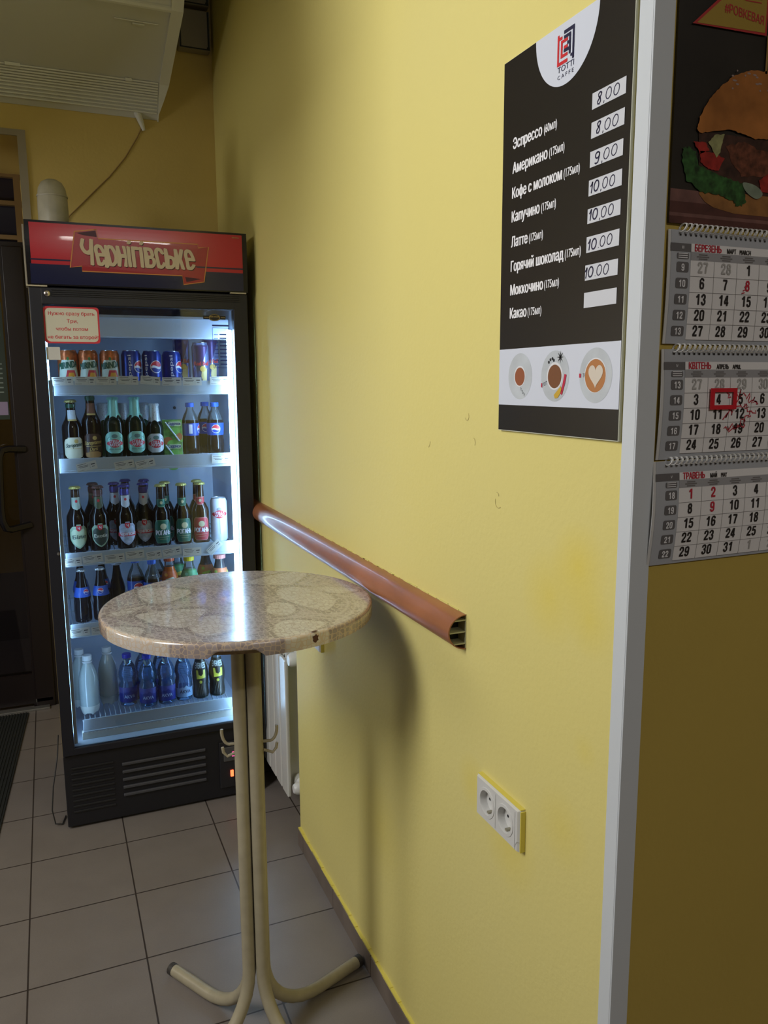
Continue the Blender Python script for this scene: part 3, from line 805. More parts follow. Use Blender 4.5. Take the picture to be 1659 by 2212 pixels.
# --- PET cola
def pet_prof(r, h, waist=.93, neck=.0115, w=0.):
    return [(r*.70,0),(r*.92,.004),(r,.014),(r,h*.28),(r*waist,h*.36),(r*waist,h*.42),(r,h*.47),(r,h*.66),(r*.93,h*.72),(r*.72,h*.81),(r*.46,h*.89),(neck,h*.93),(neck,h*.955),(neck*1.25,h*.957),(neck*1.25,h*.963),(neck,h*.965),(neck,h)]
def pet(name, r, h, liq, top, capm, deco, level=.70, prof=None, neck=.0115, waist=.93):
    p = prof or pet_prof(r, h, waist, neck); t = start(name)
    zl = h*level
    lo = [q for q in p if q[1] < zl]+[(prof_r(p, zl), zl)]; hi = [(prof_r(p, zl), zl)]+[q for q in p if q[1] > zl]
    b = MB(); b.cur = 0; b.lathe(lo, 30); b.cur = 1; b.lathe(hi, 30, cap=False)
    b.build('bottle_body', [liq, top], t, local=True, smooth=True)
    b = MB(); n = 36; R = neck*1.28; vs = []
    for j, (rr, z) in enumerate([(R,h-.008),(R,h+.006),(R*.9,h+.0075),(.0005,h+.0078)]):
        for k in range(n):
            q = rr*(1.03 if (k % 2 and j < 2) else 1); a = 2*PI*k/n; vs.append((q*math.cos(a), q*math.sin(a), z))
    b.add(vs, [(j*n+k, j*n+(k+1)%n, (j+1)*n+(k+1)%n, (j+1)*n+k) for j in range(3) for k in range(n)])
    b.build('screw_cap', capm, t, local=True)
    deco(t, p, h); return t
BCAP = mat('cap_blue', (.02,.12,.55), .35)
def deco_pet(rot, side=False):
    def f(t, p, h):
        T = WRAP(p, 0); b = MB(); lab(b, T, h*.40, h*.64, PI*.029, .0004, 4, 36)
        l = b.build('label', mat('label_blue', (.02,.08,.42), .35), t, local=True)
        T = WRAP(p, rot, .001); b = MB(); emblem(T, 0, h*.525, h*.085, .0008, b)
        if side:
            TS = WRAP(p, -.15, .001); b.cur = 0; b.rect(TS, -.004, h*.44, .008, h*.62, .0008)
        b.build('emblem', [EWHITE, ERED, EBLUE], l, local=True)
    return f
P['cola'] = pet('cola_bottle', .030, .182, COLA, CLEAR, BCAP, deco_pet(.05))
P['cola_side'] = pet('cola_bottle', .030, .182, COLA, CLEAR, BCAP, deco_pet(1.25, True))
P['pet_cola'] = pet('cola_bottle', .030, .198, COLA, CLEAR, BCAP, deco_pet(.25))
# --- third shelf beers
def deco_shield(base, inner, band, word, wcol, neckm, green=True, foil=None):
    def f(t, p):
        h = p[-1][1]; T = WRAP(p, .05); b = MB()
        b.cur = 0; lab(b, T, h*.07, h*.42, shieldw(.031), 0, 14, 12)
        b.cur = 1; lab(b, T, h*.095, h*.375, shieldw(.026), .0004, 12, 12)
        b.cur = 0; lab(b, T, h*.36, h*.45, lambda q: .010*(1-.3*q), .0003, 3, 6)
        b.cur = 2; lab(b, T, h*.345, h*.43, lambda q: .0085*math.sin(min(1, (q+.12)/.6)*PI/2), .0010, 6, 6)
        if band: lab(b, T, h*.215, h*.275, .0335, .0012, 2, 12)
        l = b.build('label', [base, inner, ERED], t, local=True)
        b = MB(); b.cur = 0; b.text(T, word, -.026 if band else -.021, h*.225, .054 if band else .044, .012, .0018, .03, slope=.05)
        b.cur = 1; b.text(T, 'Ч', -.003, h*.365, .006, .010, .0018, .03)
        b.build('lettering', [wcol, EWHITE], l, local=True)
        b = MB(); b.cur = 0; lab(b, T, h*.665, h*.86, lambda q: (.0165 if q > .25 else .0165*math.sin(q/.25*PI/2)), .0003, 7, 10); b.cur = 1; b.disc(T, .0, h*.80, .004, .005, .0008, 12)
        b.build('neck_label', [neckm, ERED], t, local=True)
        if foil: MB().lathe([(.0145,h*.865),(.0160,h*.90),(.0158,h*.965)], 24, cap=False).build('neck_foil', foil, t, local=True, smooth=True)
    return f
CG = mat('cap_bright_gold', (.65,.58,.18), .35, .5); FB = mat('foil_blue', (.05,.045,.28), .35, .3)
P['white_lab'] = bottle('beer_bottle', beer_prof(.033,.232,.0135,.55,.74), BROWNG, CG, deco_shield(mat('label_sage', (.30,.42,.28), .4), mat('label_pale_sage', (.50,.58,.38), .4), False, 'Біле', mat('label_dark_green'), mat('neck_sage', (.38,.46,.38), .4)))
P['dark_lab'] = bottle('beer_bottle', beer_prof(.033,.230,.0135,.55,.74), BROWNG, mat('cap_brown', (.10,.035,.03), .4), deco_shield(mat('label_sage'), mat('label_olive_black', (.03,.045,.03), .4), False, 'Exotic', mat('label_pale', (.55,.55,.42), .4), mat('neck_dark_green', (.08,.10,.05), .4), foil=mat('foil_brown', (.09,.03,.03), .4)))
P['blue_lab'] = bottle('beer_bottle', beer_prof(.0325,.229,.0135,.55,.74), BROWNG, FB, deco_shield(mat('label_blue_silver', (.40,.45,.58), .4), mat('label_silver', (.50,.55,.66), .4, noise=.3, nscale=60), True, 'Чернігівське', EWHITE, mat('neck_white', (.60,.62,.66), .4), foil=FB))
def deco_round(base, rim):
    def f(t, p):
        h = p[-1][1]; T = WRAP(p, .06); b = MB()
        sh = lambda W_: (lambda q: W_*(1-abs(2*q-1)**5*.32))
        b.cur = 1; lab(b, T, h*.055, h*.445, sh(.0305), 0, 14, 12); b.cur = 0; lab(b, T, h*.065, h*.435, sh(.0290), .0004, 14, 12)
        b.cur = 2; b.disc(T, .002, h*.335, .011, .011, .0009, 18); b.rect(T, -.019, h*.155, .022, h*.160, .0009); b.rect(T, -.012, h*.12, .015, h*.124, .0009)
        l = b.build('label', [base, rim, mat('label_wheat', (.55,.50,.30), .4)], t, local=True)
        MB().text(T, 'РОГАНЬ', -.025, h*.195, .052, .0155, .0014, .035).build('lettering', EWHITE, l, local=True)
        b = MB(); b.cur = 1; lab(b, T, h*.655, h*.785, lambda q: .0175*(math.sin(min(1, (q+.2)/.6)*PI/2)), .0003, 7, 10); b.cur = 0; lab(b, T, h*.668, h*.775, lambda q: .0165*(math.sin(min(1, (q+.2)/.6)*PI/2)), .0007, 7, 10)
        b.cur = 2; b.disc(T, .0, h*.725, .0045, .006, .0012, 12)
        b.build('neck_label', [base, rim, mat('label_wheat')], t, local=True)
    return f
P['green_lab'] = bottle('beer_bottle', beer_prof(.0305,.224,.0135,.55,.66), BROWNG, CG, deco_round(mat('label_green', (.012,.12,.075), .4), mat('rim_green', (.10,.26,.14), .4)))
P['red_lab'] = bottle('beer_bottle', beer_prof(.0305,.224,.0135,.55,.66), mat('brown_glass', (.05,.022,.008), .06, coat=.5), CG, deco_round(mat('label_brick_red', (.45,.045,.05), .4), mat('rim_pink', (.55,.25,.22), .4)))
# --- fourth shelf
def deco_gcola(rot):
    def f(t, p):
        h = p[-1][1]; T = WRAP(p, 0); b = MB(); lab(b, T, h*.50, h*.685, PI*.026, .0004, 4, 30)
        l = b.build('label', mat('label_mid_blue', (.03,.11,.52), .35), t, local=True)
        T = WRAP(p, rot, .001); b = MB(); emblem(T, 0, h*.60, .0095, .0006, b); b.build('emblem', [EWHITE, ERED, EBLUE], l, local=True)
    return f
def gprof(r, h): return [(r*.84,0),(r*.97,.003),(r,.012),(r*.97,h*.30),(r*.90,h*.38),(r*.97,h*.46),(r*.98,h*.50),(r*.80,h*.62),(r*.60,h*.72),(.0135,h*.84),(.0115,h*.93),(.0115,h*.95),(.0125,h*.955),(.0125,h*.97)]
SCAP = mat('cap_silver', (.6,.62,.62), .3, .8)
GCOLA = mat('cola_glass', (.006,.006,.010), .08, spec=.4)
P['glass_cola'] = bottle('cola_bottle', gprof(.0285,.188), GCOLA, SCAP, deco_gcola(.45))
P['glass_cola_b'] = bottle('cola_bottle', gprof(.0285,.188), GCOLA, SCAP, deco_gcola(-.05))
P['glass_dark'] = bottle('cola_bottle', gprof(.0285,.188), GCOLA, SCAP, lambda t, p: None)
def pear(r, h): return [(r*.80,0),(r*.97,.004),(r,.014),(r*.93,h*.22),(r*.90,h*.30),(r,h*.45),(r,h*.58),(r*.88,h*.70),(r*.62,h*.82),(.0165,h*.90),(.0160,h*.97),(.0160,h)]
def deco_fruit(bg, patch, word, wcol, side):
    def f(t, p, h):
        T = WRAP(p, 0); b = MB(); b.cur = 0; lab(b, T, h*.10, h*.78, PI*.031, .0004, 10, 36)
        b.cur = 1; b.poly(T, [(-.024,h*.56),(-.014,h*.645),(.010,h*.68),(.024,h*.62),(.012,h*.56),(-.006,h*.50)], .001)
        b.cur = 2; b.disc(T, -.013, h*.72, .006, .006, .001, 14); b.poly(T, [(.026,h*.4),(.034,h*.4),(.036,h*.72),(.031,h*.74)], .0012)
        l = b.build('label', [bg, patch, side], t, local=True)
        MB().text(T, word, -.021, h*.535, .040, .0125, .0018, .03, slope=.18).build('lettering', wcol, l, local=True)
    return f
P['orange_pet'] = pet('soft_drink_bottle', .031, .198, mat('orange_liquid', (.5,.12,.02), .2), CLEAR, mat('cap_orange', (.62,.09,.02), .35),
    deco_fruit(mat('label_orange', (.58,.13,.03), .35), mat('label_pale_green'), 'mirinda', mat('dark_green_letters'), mat('label_orange_fruit')), .86, pear(.031,.198), .0145)
P['green_pet'] = pet('soft_drink_bottle', .033, .193, mat('green_liquid', (.08,.3,.10), .2), CLEAR, mat('cap_yellow', (.75,.62,.02), .35),
    deco_fruit(mat('label_fresh_green', (.10,.36,.17), .35), mat('label_lemon', (.72,.66,.12), .4), 'lemon', mat('label_red'), mat('label_mint_edge', (.2,.62,.45), .35)), .80, pear(.033,.193), .0145)
P['pink_pet'] = pet('iced_tea_bottle', .033, .194, mat('tea_liquid', (.25,.08,.03), .2), mat('tea_neck', (.07,.06,.06), .1, coat=.5), mat('cap_pink', (.68,.28,.24), .35),
    deco_fruit(mat('label_peach', (.62,.22,.10), .35), mat('label_lime', (.45,.55,.10), .4), 'ЧАЙ', mat('label_maroon', (.15,.02,.03), .4), mat('label_lime')), .78, pear(.033,.194), .0170)
# --- bottom shelf
def kprof(r, h): return [(r*.62,.0),(r*.85,.008),(r*.98,.022),(r,.035),(r,h*.60),(r*.97,h*.66),(r*.80,h*.78),(r*.52,h*.88),(.0135,h*.92),(.0125,h*.94),(.0125,h)]
def kvass(name):
    r, h = .0335, .208; t = start(name); p = kprof(r, h)
    b = MB(); n = 40; vs = []
    for j, (rr, z) in enumerate(p):
        for k in range(n):
            a = 2*PI*k/n; q = rr*(1+(.16 if j == 0 else .08 if j == 1 else .02 if j == 2 else 0)*math.cos(5*a)); zz = z+((.007*(1-math.cos(5*a))) if j == 0 else 0)
            vs.append((q*math.cos(a), q*math.sin(a), zz))
    for j in range(len(p)-1):
        b.cur = 0 if p[j][1] < .034 else 1
        o = len(b.v)
        b.add(vs[j*n:(j+2)*n], [(k, (k+1)%n, n+(k+1)%n, n+k) for k in range(n)])
    b.cur = 0; b.add(vs[:n], [list(range(n))])
    b.build('bottle_body', [mat('milky_sediment', (.62,.64,.58), .3), mat('cloudy_white_drink', (.40,.47,.46), .18, coat=.4)], t, local=True, smooth=True)
    MB().lathe([(.0165,h-.008),(.0165,h+.008),(.0155,h+.010),(.0005,h+.010)], 28).build('screw_cap', mat('cap_white', (.62,.66,.68), .35), t, local=True, smooth=True)
    MB().lathe([(.0170,h-.016),(.0175,h-.012),(.0170,h-.010)], 28, cap=False).build('neck_ring', mat('cap_white'), t, local=True)
    return t
P['kvass'] = kvass('plastic_bottle')
def wprof(r, h): return [(r*.72,0),(r*.95,.005),(r,.015),(r,h*.42),(r*.94,h*.46),(r*.86,h*.50),(r*.95,h*.55),(r*1.0,h*.62),(r*.97,h*.70),(r*.80,h*.80),(r*.52,h*.88),(.0120,h*.92),(.0115,h)]
WATER = glassy('blue_water', (.62,.80,.98), diff=.20, dcol=(.12,.35,.75), ior=1.5)
def deco_water(light):
    def f(t, p, h):
        T = WRAP(p, .05); b = MB(); b.cur = 0; lab(b, T, h*.10, h*.285, PI*.030, .0004, 4, 30)
        b.poly(T, [(-.022,h*.28),(-.010,h*.315),(-.004,h*.30),(.004,h*.345),(.012,h*.305),(.024,h*.28)], .0006)
        if not light: b.cur = 1; lab(b, T, h*.285, h*.40, PI*.030, .0002, 3, 30)
        l = b.build('label', [mat('label_deep_blue', (.010,.025,.24), .35) if not light else mat('label_ice', (.30,.48,.72), .35), mat('label_violet_blue', (.05,.07,.34), .4)], t, local=True)
        MB().text(T, 'AKVA', -.019, h*.185, .038, .012, .0012, .02).build('lettering', mat('ice_letters', (.35,.5,.8), .4) if not light else mat('navy_print'), l, local=True)
        b = MB()
        for z in (.60,.635,.67): b.lathe([(prof_r(p, h*z)+.0002, h*z-.001),(prof_r(p, h*z)+.001, h*z),(prof_r(p, h*z)+.0002, h*z+.001)], 26, cap=False)
        b.build('rib', WATER, t, local=True, smooth=True)
    return f
P['water'] = pet('water_bottle', .0315, .190, WATER, WATER, mat('cap_ultramarine', (.010,.02,.42), .35), deco_water(False), .80, wprof(.0315,.190), .0120)
P['water_light'] = pet('water_bottle', .0305, .184, WATER, WATER, mat('cap_light_blue', (.10,.30,.55), .35), deco_water(True), .80, wprof(.0305,.184), .0120)
def deco_black(t, p, h):
    T = WRAP(p, .1); b = MB(); b.cur = 0; lab(b, T, h*.06, h*.86, PI*.029, .0004, 12, 30)
    b.cur = 1; b.poly(T, [(-.016,h*.66),(-.009,h*.66),(-.007,h*.56),(.002,h*.53),(.009,h*.57),(.010,h*.66),(.018,h*.66),(.018,h*.48),(-.014,h*.46)], .001); b.disc(T, .0, h*.39, .005, .006, .001, 14)
    b.cur = 2
    for q in (-.008, .001, .010): b.ribbon(T, [(q-.006,h*.10),(q+.006,h*.40)], .0008, .001)
    b.ribbon(T, [(-.014,h*.10),(.006,h*.11),(.010,h*.38)], .0008, .001); b.ribbon(T, [(-.012,h*.20),(.012,h*.28)], .0008, .001)
    l = b.build('label', [mat('label_black', (.010,.012,.010), .35), mat('label_citron', (.50,.48,.05), .4), mat('label_grey_line', (.16,.18,.16), .4)], t, local=True)
    MB().text(T, 'EVERVESS', -.019, h*.70, .038, .020, .0014, .01).build('lettering', mat('pale_letters', (.55,.62,.58), .4), l, local=True)
P['black_pet'] = pet('tonic_bottle', .029, .172, mat('dark_pet', (.015,.02,.015), .15), CLEAR, mat('cap_pale', (.40,.52,.48), .35), deco_black, .88, pear(.029,.172), .0135)

ITEMS = [
('orange_can',1,-.618,2.93,'orange soda can behind the white square sticker, leftmost on the top shelf','soda can'),
('orange_can',1,-.554,2.93,'orange soda can, middle one of the three orange cans on the top shelf','soda can'),
('orange_can',1,-.485,2.93,'orange soda can standing right beside the first blue can','soda can'),
('blue_can_c',1,-.414,2.93,'blue soda can beside the orange cans, its round emblem at the right edge','soda can'),
('blue_can',1,-.345,2.93,'blue soda can showing its round red and white emblem in full','soda can'),
('blue_can_c',1,-.275,2.95,'blue soda can half hidden by the tall silver-blue can, lettering running up it','soda can'),
('tall_can',1,-.230,3.005,'tall silver and dark blue can, left of the three tall cans','energy drink can'),
('short_tall',1,-.176,2.93,'shorter slim can with silver side in front of the two tall cans','energy drink can'),
('tall_can',1,-.126,3.005,'tall silver and blue can nearest the lit right edge of the door','energy drink can'),
('light_lager',2,-.620,2.93,'brown beer bottle with cream label at the left end of second shelf','beer bottle'),
('light_lager',2,-.616,3.04,'beer bottle whose green neck shows above the cream-labelled one in front','beer bottle'),
('dark_lager',2,-.556,2.94,'dark beer bottle with brown and gold label on the second shelf','beer bottle'),
('green_back',2,-.512,3.05,'bottle with pale foil neck half hidden behind the brown-labelled dark beer','beer bottle'),
('mint',2,-.483,2.93,'beer bottle with mint label and foil, left of the two mint ones','beer bottle'),
('mint',2,-.412,2.93,'beer bottle with mint label and foil, right of the two mint ones','beer bottle'),
('green_back',2,-.441,3.05,'green bottle with white foil neck seen between the two mint bottles','beer bottle'),
('green_back',2,-.478,3.14,'hindmost white-necked bottle just right of the first mint bottle neck','beer bottle'),
('green_back',2,-.367,3.05,'green bottle with white dotted foil behind the small white-labelled one','beer bottle'),
('white_st',2,-.346,2.93,'small beer bottle with white label and white dotted foil neck','beer bottle'),
('juice_low',2,-.286,2.945,'lower green juice carton lying under another carton','juice carton'),
('juice',2,-.284,2.945,'green juice carton with white straw, stacked on top of another','juice carton'),
('cola_side',2,-.220,2.94,'cola bottle with blue cap showing the white side of its label','cola bottle'),
('cola',2,-.133,2.93,'cola bottle with blue cap and round emblem by the bright strip','cola bottle'),
('cola',2,-.150,3.03,'cola bottle partly hidden behind the one by the bright strip','cola bottle'),
('white_lab',3,-.624,2.93,'beer bottle with pale green shield label and gold cap, left end of third shelf','beer bottle'),
('dark_lab',3,-.550,2.93,'beer bottle with dark green shield label and brown foil, front','beer bottle'),
('dark_lab',3,-.562,3.03,'brown-foiled beer bottle behind the dark green shield label','beer bottle'),
('blue_lab',3,-.462,2.93,'beer bottle with blue and silver shield label and red band, front one','beer bottle'),
('blue_lab',3,-.490,3.02,'blue-capped beer bottle standing left behind the front red-band bottle','beer bottle'),
('blue_lab',3,-.4436,3.10,'blue-capped beer bottle straight behind the front red-band bottle','beer bottle'),
('blue_lab',3,-.395,2.965,'red-band shield label beer bottle left of the green-labelled ones','beer bottle'),
('blue_lab',3,-.380,3.07,'tall blue cap rising behind the right-hand red-band bottle','beer bottle'),
('green_lab',3,-.339,2.93,'beer bottle with round green label, left one in front','beer bottle'),
('green_lab',3,-.312,3.01,'beer bottle with green neck label behind the two green-labelled bottles','beer bottle'),
('green_lab',3,-.265,2.93,'beer bottle with round green label next to the red-labelled one','beer bottle'),
('red_lab',3,-.199,2.93,'beer bottle with round red label and gold cap','beer bottle'),
('red_lab',3,-.196,3.01,'gold-capped brown beer bottle right behind the red-labelled one','beer bottle'),
('white_can',3,-.132,2.93,'tall white beer can with red medallion at the right end','beer can'),
('glass_cola',4,-.622,2.93,'glass cola bottle with blue label, leftmost on the fourth shelf','cola bottle'),
('glass_cola_b',4,-.622,3.03,'glass cola bottle behind the leftmost one on the fourth shelf','cola bottle'),
('glass_cola_b',4,-.560,2.93,'glass cola bottle with centred emblem, second on the fourth shelf','cola bottle'),
('glass_cola',4,-.548,3.03,'glass bottle behind the second cola bottle of the fourth shelf','cola bottle'),
('glass_dark',4,-.499,2.99,'unlabelled dark glass bottle with silver cap on the fourth shelf','cola bottle'),
('pet_cola',4,-.437,2.95,'large plastic cola bottle with blue cap and big emblem, left one','cola bottle'),
('pet_cola',4,-.384,2.905,'plastic cola bottle with blue cap right above the table edge','cola bottle'),
('pet_cola',4,-.353,3.01,'plastic bottle behind, between the cola and the orange drink','cola bottle'),
('orange_pet',4,-.320,2.93,'orange soft drink bottle with orange cap','soft drink bottle'),
('green_pet',4,-.249,2.93,'green lemon drink bottle with yellow cap','soft drink bottle'),
('green_pet',4,-.276,3.03,'green drink bottle behind, between orange and yellow caps','soft drink bottle'),
('pink_pet',4,-.138,2.92,'iced tea bottle with pink cap beside the lit strip','iced tea bottle'),
('pink_pet',4,-.176,3.00,'iced tea bottle behind the pink-capped one','iced tea bottle'),
('kvass',5,-.621,2.945,'cloudy white plastic bottle with white cap, front left on the bottom shelf','plastic bottle'),
('kvass',5,-.645,3.025,'cloudy white bottle hidden behind the front left white-capped bottle','plastic bottle'),
('kvass',5,-.550,3.015,'cloudy white plastic bottle standing alone, right of the front one','plastic bottle'),
('water',5,-.484,2.97,'blue water bottle nearest the cloudy white bottles','water bottle'),
('water',5,-.417,2.93,'blue water bottle, second from the left among the water bottles, in front','water bottle'),
('water',5,-.424,3.01,'blue-capped water bottle behind the second water bottle','water bottle'),
('water',5,-.351,2.93,'blue water bottle beside the pale-labelled one','water bottle'),
('water',5,-.358,3.01,'water bottle hidden behind the third front water bottle','water bottle'),
('water_light',5,-.287,2.94,'water bottle with pale ice-blue label next to the black bottles','water bottle'),
('black_pet',5,-.224,2.94,'black and yellow tonic bottle, left of the two','tonic bottle'),
('black_pet',5,-.162,2.94,'black and yellow tonic bottle, right of the two','tonic bottle'),
]
GRP = {1:'cans on the top shelf',2:'drinks on the second shelf',3:'beers on the third shelf',4:'drinks on the fourth shelf',5:'bottles on the bottom shelf'}
used = set()
for i, (k, sh, x, y, label, cat) in enumerate(ITEMS):
    if k in used: o = copy_tree(P[k])
    else: o = P[k]; used.add(k)
    z = SH[sh]+(.050 if k == 'juice' else 0)
    o.location = (x, y, z-.0005); a = math.atan2(x+.6917, y)
    o.rotation_euler = (0, 0, -a*.8+random.uniform(-.12,.12)*(k not in ('cola','juice','juice_low')))
    o['label'] = label; o['category'] = cat; o['group'] = GRP[sh]
for k in P:
    if k not in used:
        for c in list(P[k].children_recursive)+[P[k]]: bpy.data.objects.remove(c)

# white round-topped jar on the fridge
t = thing('plastic_container', 'whitish round-topped plastic container standing on top of the fridge', 'container', (-.630,3.0,2.0))
MB().lathe([(.046,0),(.048,.005),(.048,.11),(.047,.15),(.043,.178),(.033,.197),(.018,.206),(.0005,.208)], 32).build('body', mat('milky_plastic', (.42,.40,.32), .4, noise=.12, nscale=25), t, local=True, smooth=True)
MB().lathe([(.0485,.150),(.0495,.153),(.0485,.156)], 32, cap=False).build('rim', mat('milky_plastic'), t, local=True, smooth=True)

# ------------------------------------------------------------------ air conditioner
ACM = mat('ac_casing', (.82,.84,.80), .5); ACD = mat('ac_panel', (.74,.76,.74), .5)
t = thing('air_conditioner', 'large cream ceiling-hung air conditioner unit above the fridge', 'air conditioner', (-.8,3.2,2.6))
pr = [(2.90,2.83),(2.955,2.772),(3.30,2.655),(3.335,2.615),(3.37,2.57),(3.398,2.55),(3.398,3.05),(2.93,3.05),(2.90,3.0)]
b = MB(); X0, X1 = -1.45, -.222
for s_ in (0,):
    n = len(pr); b.add([(X0,*q) for q in pr]+[(X1,*q) for q in pr], [(i,(i+1)%n,n+(i+1)%n,n+i) for i in range(n) if i not in (8,)]+[list(range(n))[::-1],[n+i for i in range(n)]])
b.build('casing', ACD, t)
b = MB(); pe = [(q[0]-(.012 if q[0] < 3.3 else 0), q[1]-(.006 if i < 6 else 0)) for i, q in enumerate(pr)]; n = len(pe)
b.add([(X1,*q) for q in pe]+[(X1+(.040 if q[0] < 3.2 else .036 if q[0] < 3.31 else .022 if q[0] < 3.35 else .004),*q) for q in pe], [(i,(i+1)%n,n+(i+1)%n,n+i) for i in range(n)]+[list(range(n))[::-1],[n+i for i in range(n)]])
b.build('end_cap', ACM, t)
b = MB(); b.tube([(X0,2.952,2.772),(X1,2.952,2.772)], .010, 8); b.build('front_lip', ACM, t, smooth=True)
MB().box((X0,2.893,2.835),(X1,2.902,3.0)).build('air_outlet', mat('ac_outlet_dark', (.012,.016,.03), .4), t)
b = MB()
for k in range(11):
    s_ = k/10
    if s_ < .55: q = s_/.55; yy = 3.300+q*.035; zz = 2.655-q*.04
    else: q = (s_-.55)/.45; yy = 3.335+q*.035; zz = 2.615-q*.045
    b.box((X0,yy-.004,zz-.0065),(X1-.004,yy+.004,zz-.001),.001)
b.build('louvre', ACM, t)
b = MB(); b.box((-.40,3.02,2.7445),(-.255,3.025,2.7475)); b.box((-.34,3.03,2.740),(-.30,3.045,2.7455),.001); b.build('latch', ACM, t)
b = MB(); b.box((-.345,3.29,2.645),(-.322,3.30,2.656),.001); b.box((-.75,3.29,2.645),(-.70,3.30,2.656),.001); b.build('clip', ACM, t)
b = MB(); b.tube([(-.300,3.385,2.57),(-.285,3.388,2.535),(-.275,3.390,2.505)], [.014,.011,.006], 10)
tag(b.build('drain_pipe', mat('ac_casing'), smooth=True), 'short drain stub sticking out under the air conditioner', 'pipe')
b = MB(); b.tube([(-.283,3.396,2.515),(-.30,3.396,2.48),(-.35,3.397,2.40),(-.4115,3.397,2.325),(-.45,3.397,2.287),(-.52,3.396,2.215),(-.565,3.395,2.17),(-.60,3.395,2.10),(-.62,3.395,2.01)], .0022, 8)
tag(b.build('wall_cable', mat('brown_cable', (.34,.22,.09), .5), smooth=True), 'thin brown cable running down the back wall behind the fridge', 'cable')
# vent covers in the corner
for k, (z0, z1, lb) in enumerate(((2.812,2.955,'cream square vent cover in the upper corner beside the air conditioner'),(2.972,3.085,'upper cream cover above the square vent cover in the corner'))):
    v = MB().box((-.135,3.35,z0),(-.012,3.4,z1),.006).build('vent_cover', mat('vent_cream', (.34,.31,.25), .5)); tag(v, lb, 'vent cover', 'vent covers in the corner')
    b = MB(); T = FL(3.3495); b.rect(T, -.131, z0+.001, -.016, z0+.006, .001); b.rect(T, -.024, z0+.004, -.017, z1-.004, .001); b.rect(T, -.131, z0+.004, -.125, z1-.004, .001); b.disc(T, -.022, z0+.008, .006, .006, .0015)
    b.build('dark_gap', mat('gap_dark', (.03,.035,.03), .6), v)
# loose wire beside the fridge foot
b = MB(); b.tube([(-.735,3.0,.27),(-.742,2.93,.22),(-.762,2.88,.13),(-.770,2.85,.06),(-.762,2.84,.012),(-.740,2.845,.004),(-.728,2.90,.004)], .0022, 8)
tag(b.build('power_cable', mat('black_cable', (.02,.02,.02), .5), smooth=True), 'thin black wire looping down to the floor beside the fridge', 'cable')

# ------------------------------------------------------------------ radiator in the niche
RW = mat('radiator_enamel', (.66,.66,.62), .3)
t = thing('radiator', 'white ribbed panel radiator set into the wall niche behind the table', 'radiator', (.04,2.85,.1))
def radsec(y0):
    b = MB(); w_ = .072
    b.box((-.004,y0,.10),(.010,y0+w_,.60),.005)
    b.box((.010,y0+.028,.12),(.075,y0+w_-.028,.64),.004)
    b.box((.068,y0,.10),(.080,y0+w_,.64),.004)
    for k in range(3):
        z = .60+k*.018
        b.poly(lambda u,v,w=0.: Vector((u,y0+.004+w,v)), [(-.002+k*.018,z-.03),(.004+k*.018,z-.03),(.030+k*.014,z+.012),(.072,z+.022),(.072,z+.016),(.030+k*.014,z+.004)], w_-.008, w_-.008)
    b.tube([(.045,y0-.001,.15),(.045,y0+w_+.009,.15)], .022, 14); b.tube([(.045,y0-.001,.60),(.045,y0+w_+.009,.60)], .020, 14)
    return b
for k in range(8): radsec(2.535+k*.081).build('section', RW, t)
b = MB(); b.tube([(.045,2.48,.15),(.045,2.536,.15)], .019, 16); b.tube([(.045,2.505,.15),(.045,2.505,.10),(.045,2.44,.085)], .012, 12); b.lathe([(.0001,0),(.021,0),(.021,.02),(.014,.03),(.0001,.03)], 18, (.035,2.495,.15), 'x')
b.build('lower_valve', WHITE, t, smooth=True)
b = MB(); b.tube([(.045,2.47,.60),(.045,2.536,.60)], .017, 16); b.lathe([(.0001,0),(.024,0),(.024,.03),(.018,.04),(.0001,.04)], 20, (.035,2.485,.62), 'x'); b.tube([(.06,2.49,.60),(.11,2.45,.60)], .011, 12)
b.build('thermostat_head', WHITE, t, smooth=True)

# ------------------------------------------------------------------ wall rail
RM = mat('terracotta_rail', (.34,.13,.058), .38, noise=.18, nscale=7, coat=.15)
yA, yB = 1.262, 3.30; zc, rh, rd = 1.0765, .0335, .038
b = MB(); n = 20; vs = []
def half(k): a = -PI/2+PI*k/n; return (-rd*math.cos(a), zc+rh*math.sin(a))
for yy in (yA, yB):
    for k in range(n+1): x, z = half(k); vs.append((x, yy, z))
    for k in range(n+1): x, z = half(k); vs.append((x*.93, yy, zc+(z-zc)*.95))
m_ = n+1
fs = [(k, k+1, 2*m_+k+1, 2*m_+k) for k in range(n)]+[(m_+k, 3*m_+k, 3*m_+k+1, m_+k+1) for k in range(n)]+[(k, m_+k, m_+k+1, k+1) for k in range(n)]
b.add(vs, fs)
rail = b.build('wall_rail', RM, smooth=True)
tag(rail, 'reddish-brown half-round handrail fixed along the yellow wall, cut open at its end', 'handrail')
b = MB(); G_ = mat('pale_core', (.45,.45,.28), .5)
for z in (1.054, 1.0765, 1.099): b.box((-.034+abs(z-zc)*.35, yA+.001, z-.0011), (-.001, yA+.25, z+.0011))
b.box((-.0015,yA+.0005,zc-rh),(-.0001,yA+.25,zc+rh))
b.build('inner_web', G_, rail)
b = MB(); b.poly(lambda u,v,w=0.: Vector((u,yA+.03+w,v)), [(-.0005,zc-rh*.9)]+[(half(k)[0]*.9, zc+(half(k)[1]-zc)*.9) for k in range(n+1)]+[(-.0005,zc+rh*.9)], 0); b.build('hollow_shade', INK, rail)  # black sheet inside the hollow rail stands in for its shade
b = MB(); 
for k in range(24):
    yy = yA+.03+k*.045+.01*math.sin(k*3.3); b.box((-.0018,yy,zc+rh-.001),(0,yy+.035,zc+rh+.0018+.001*math.sin(k*2.)))
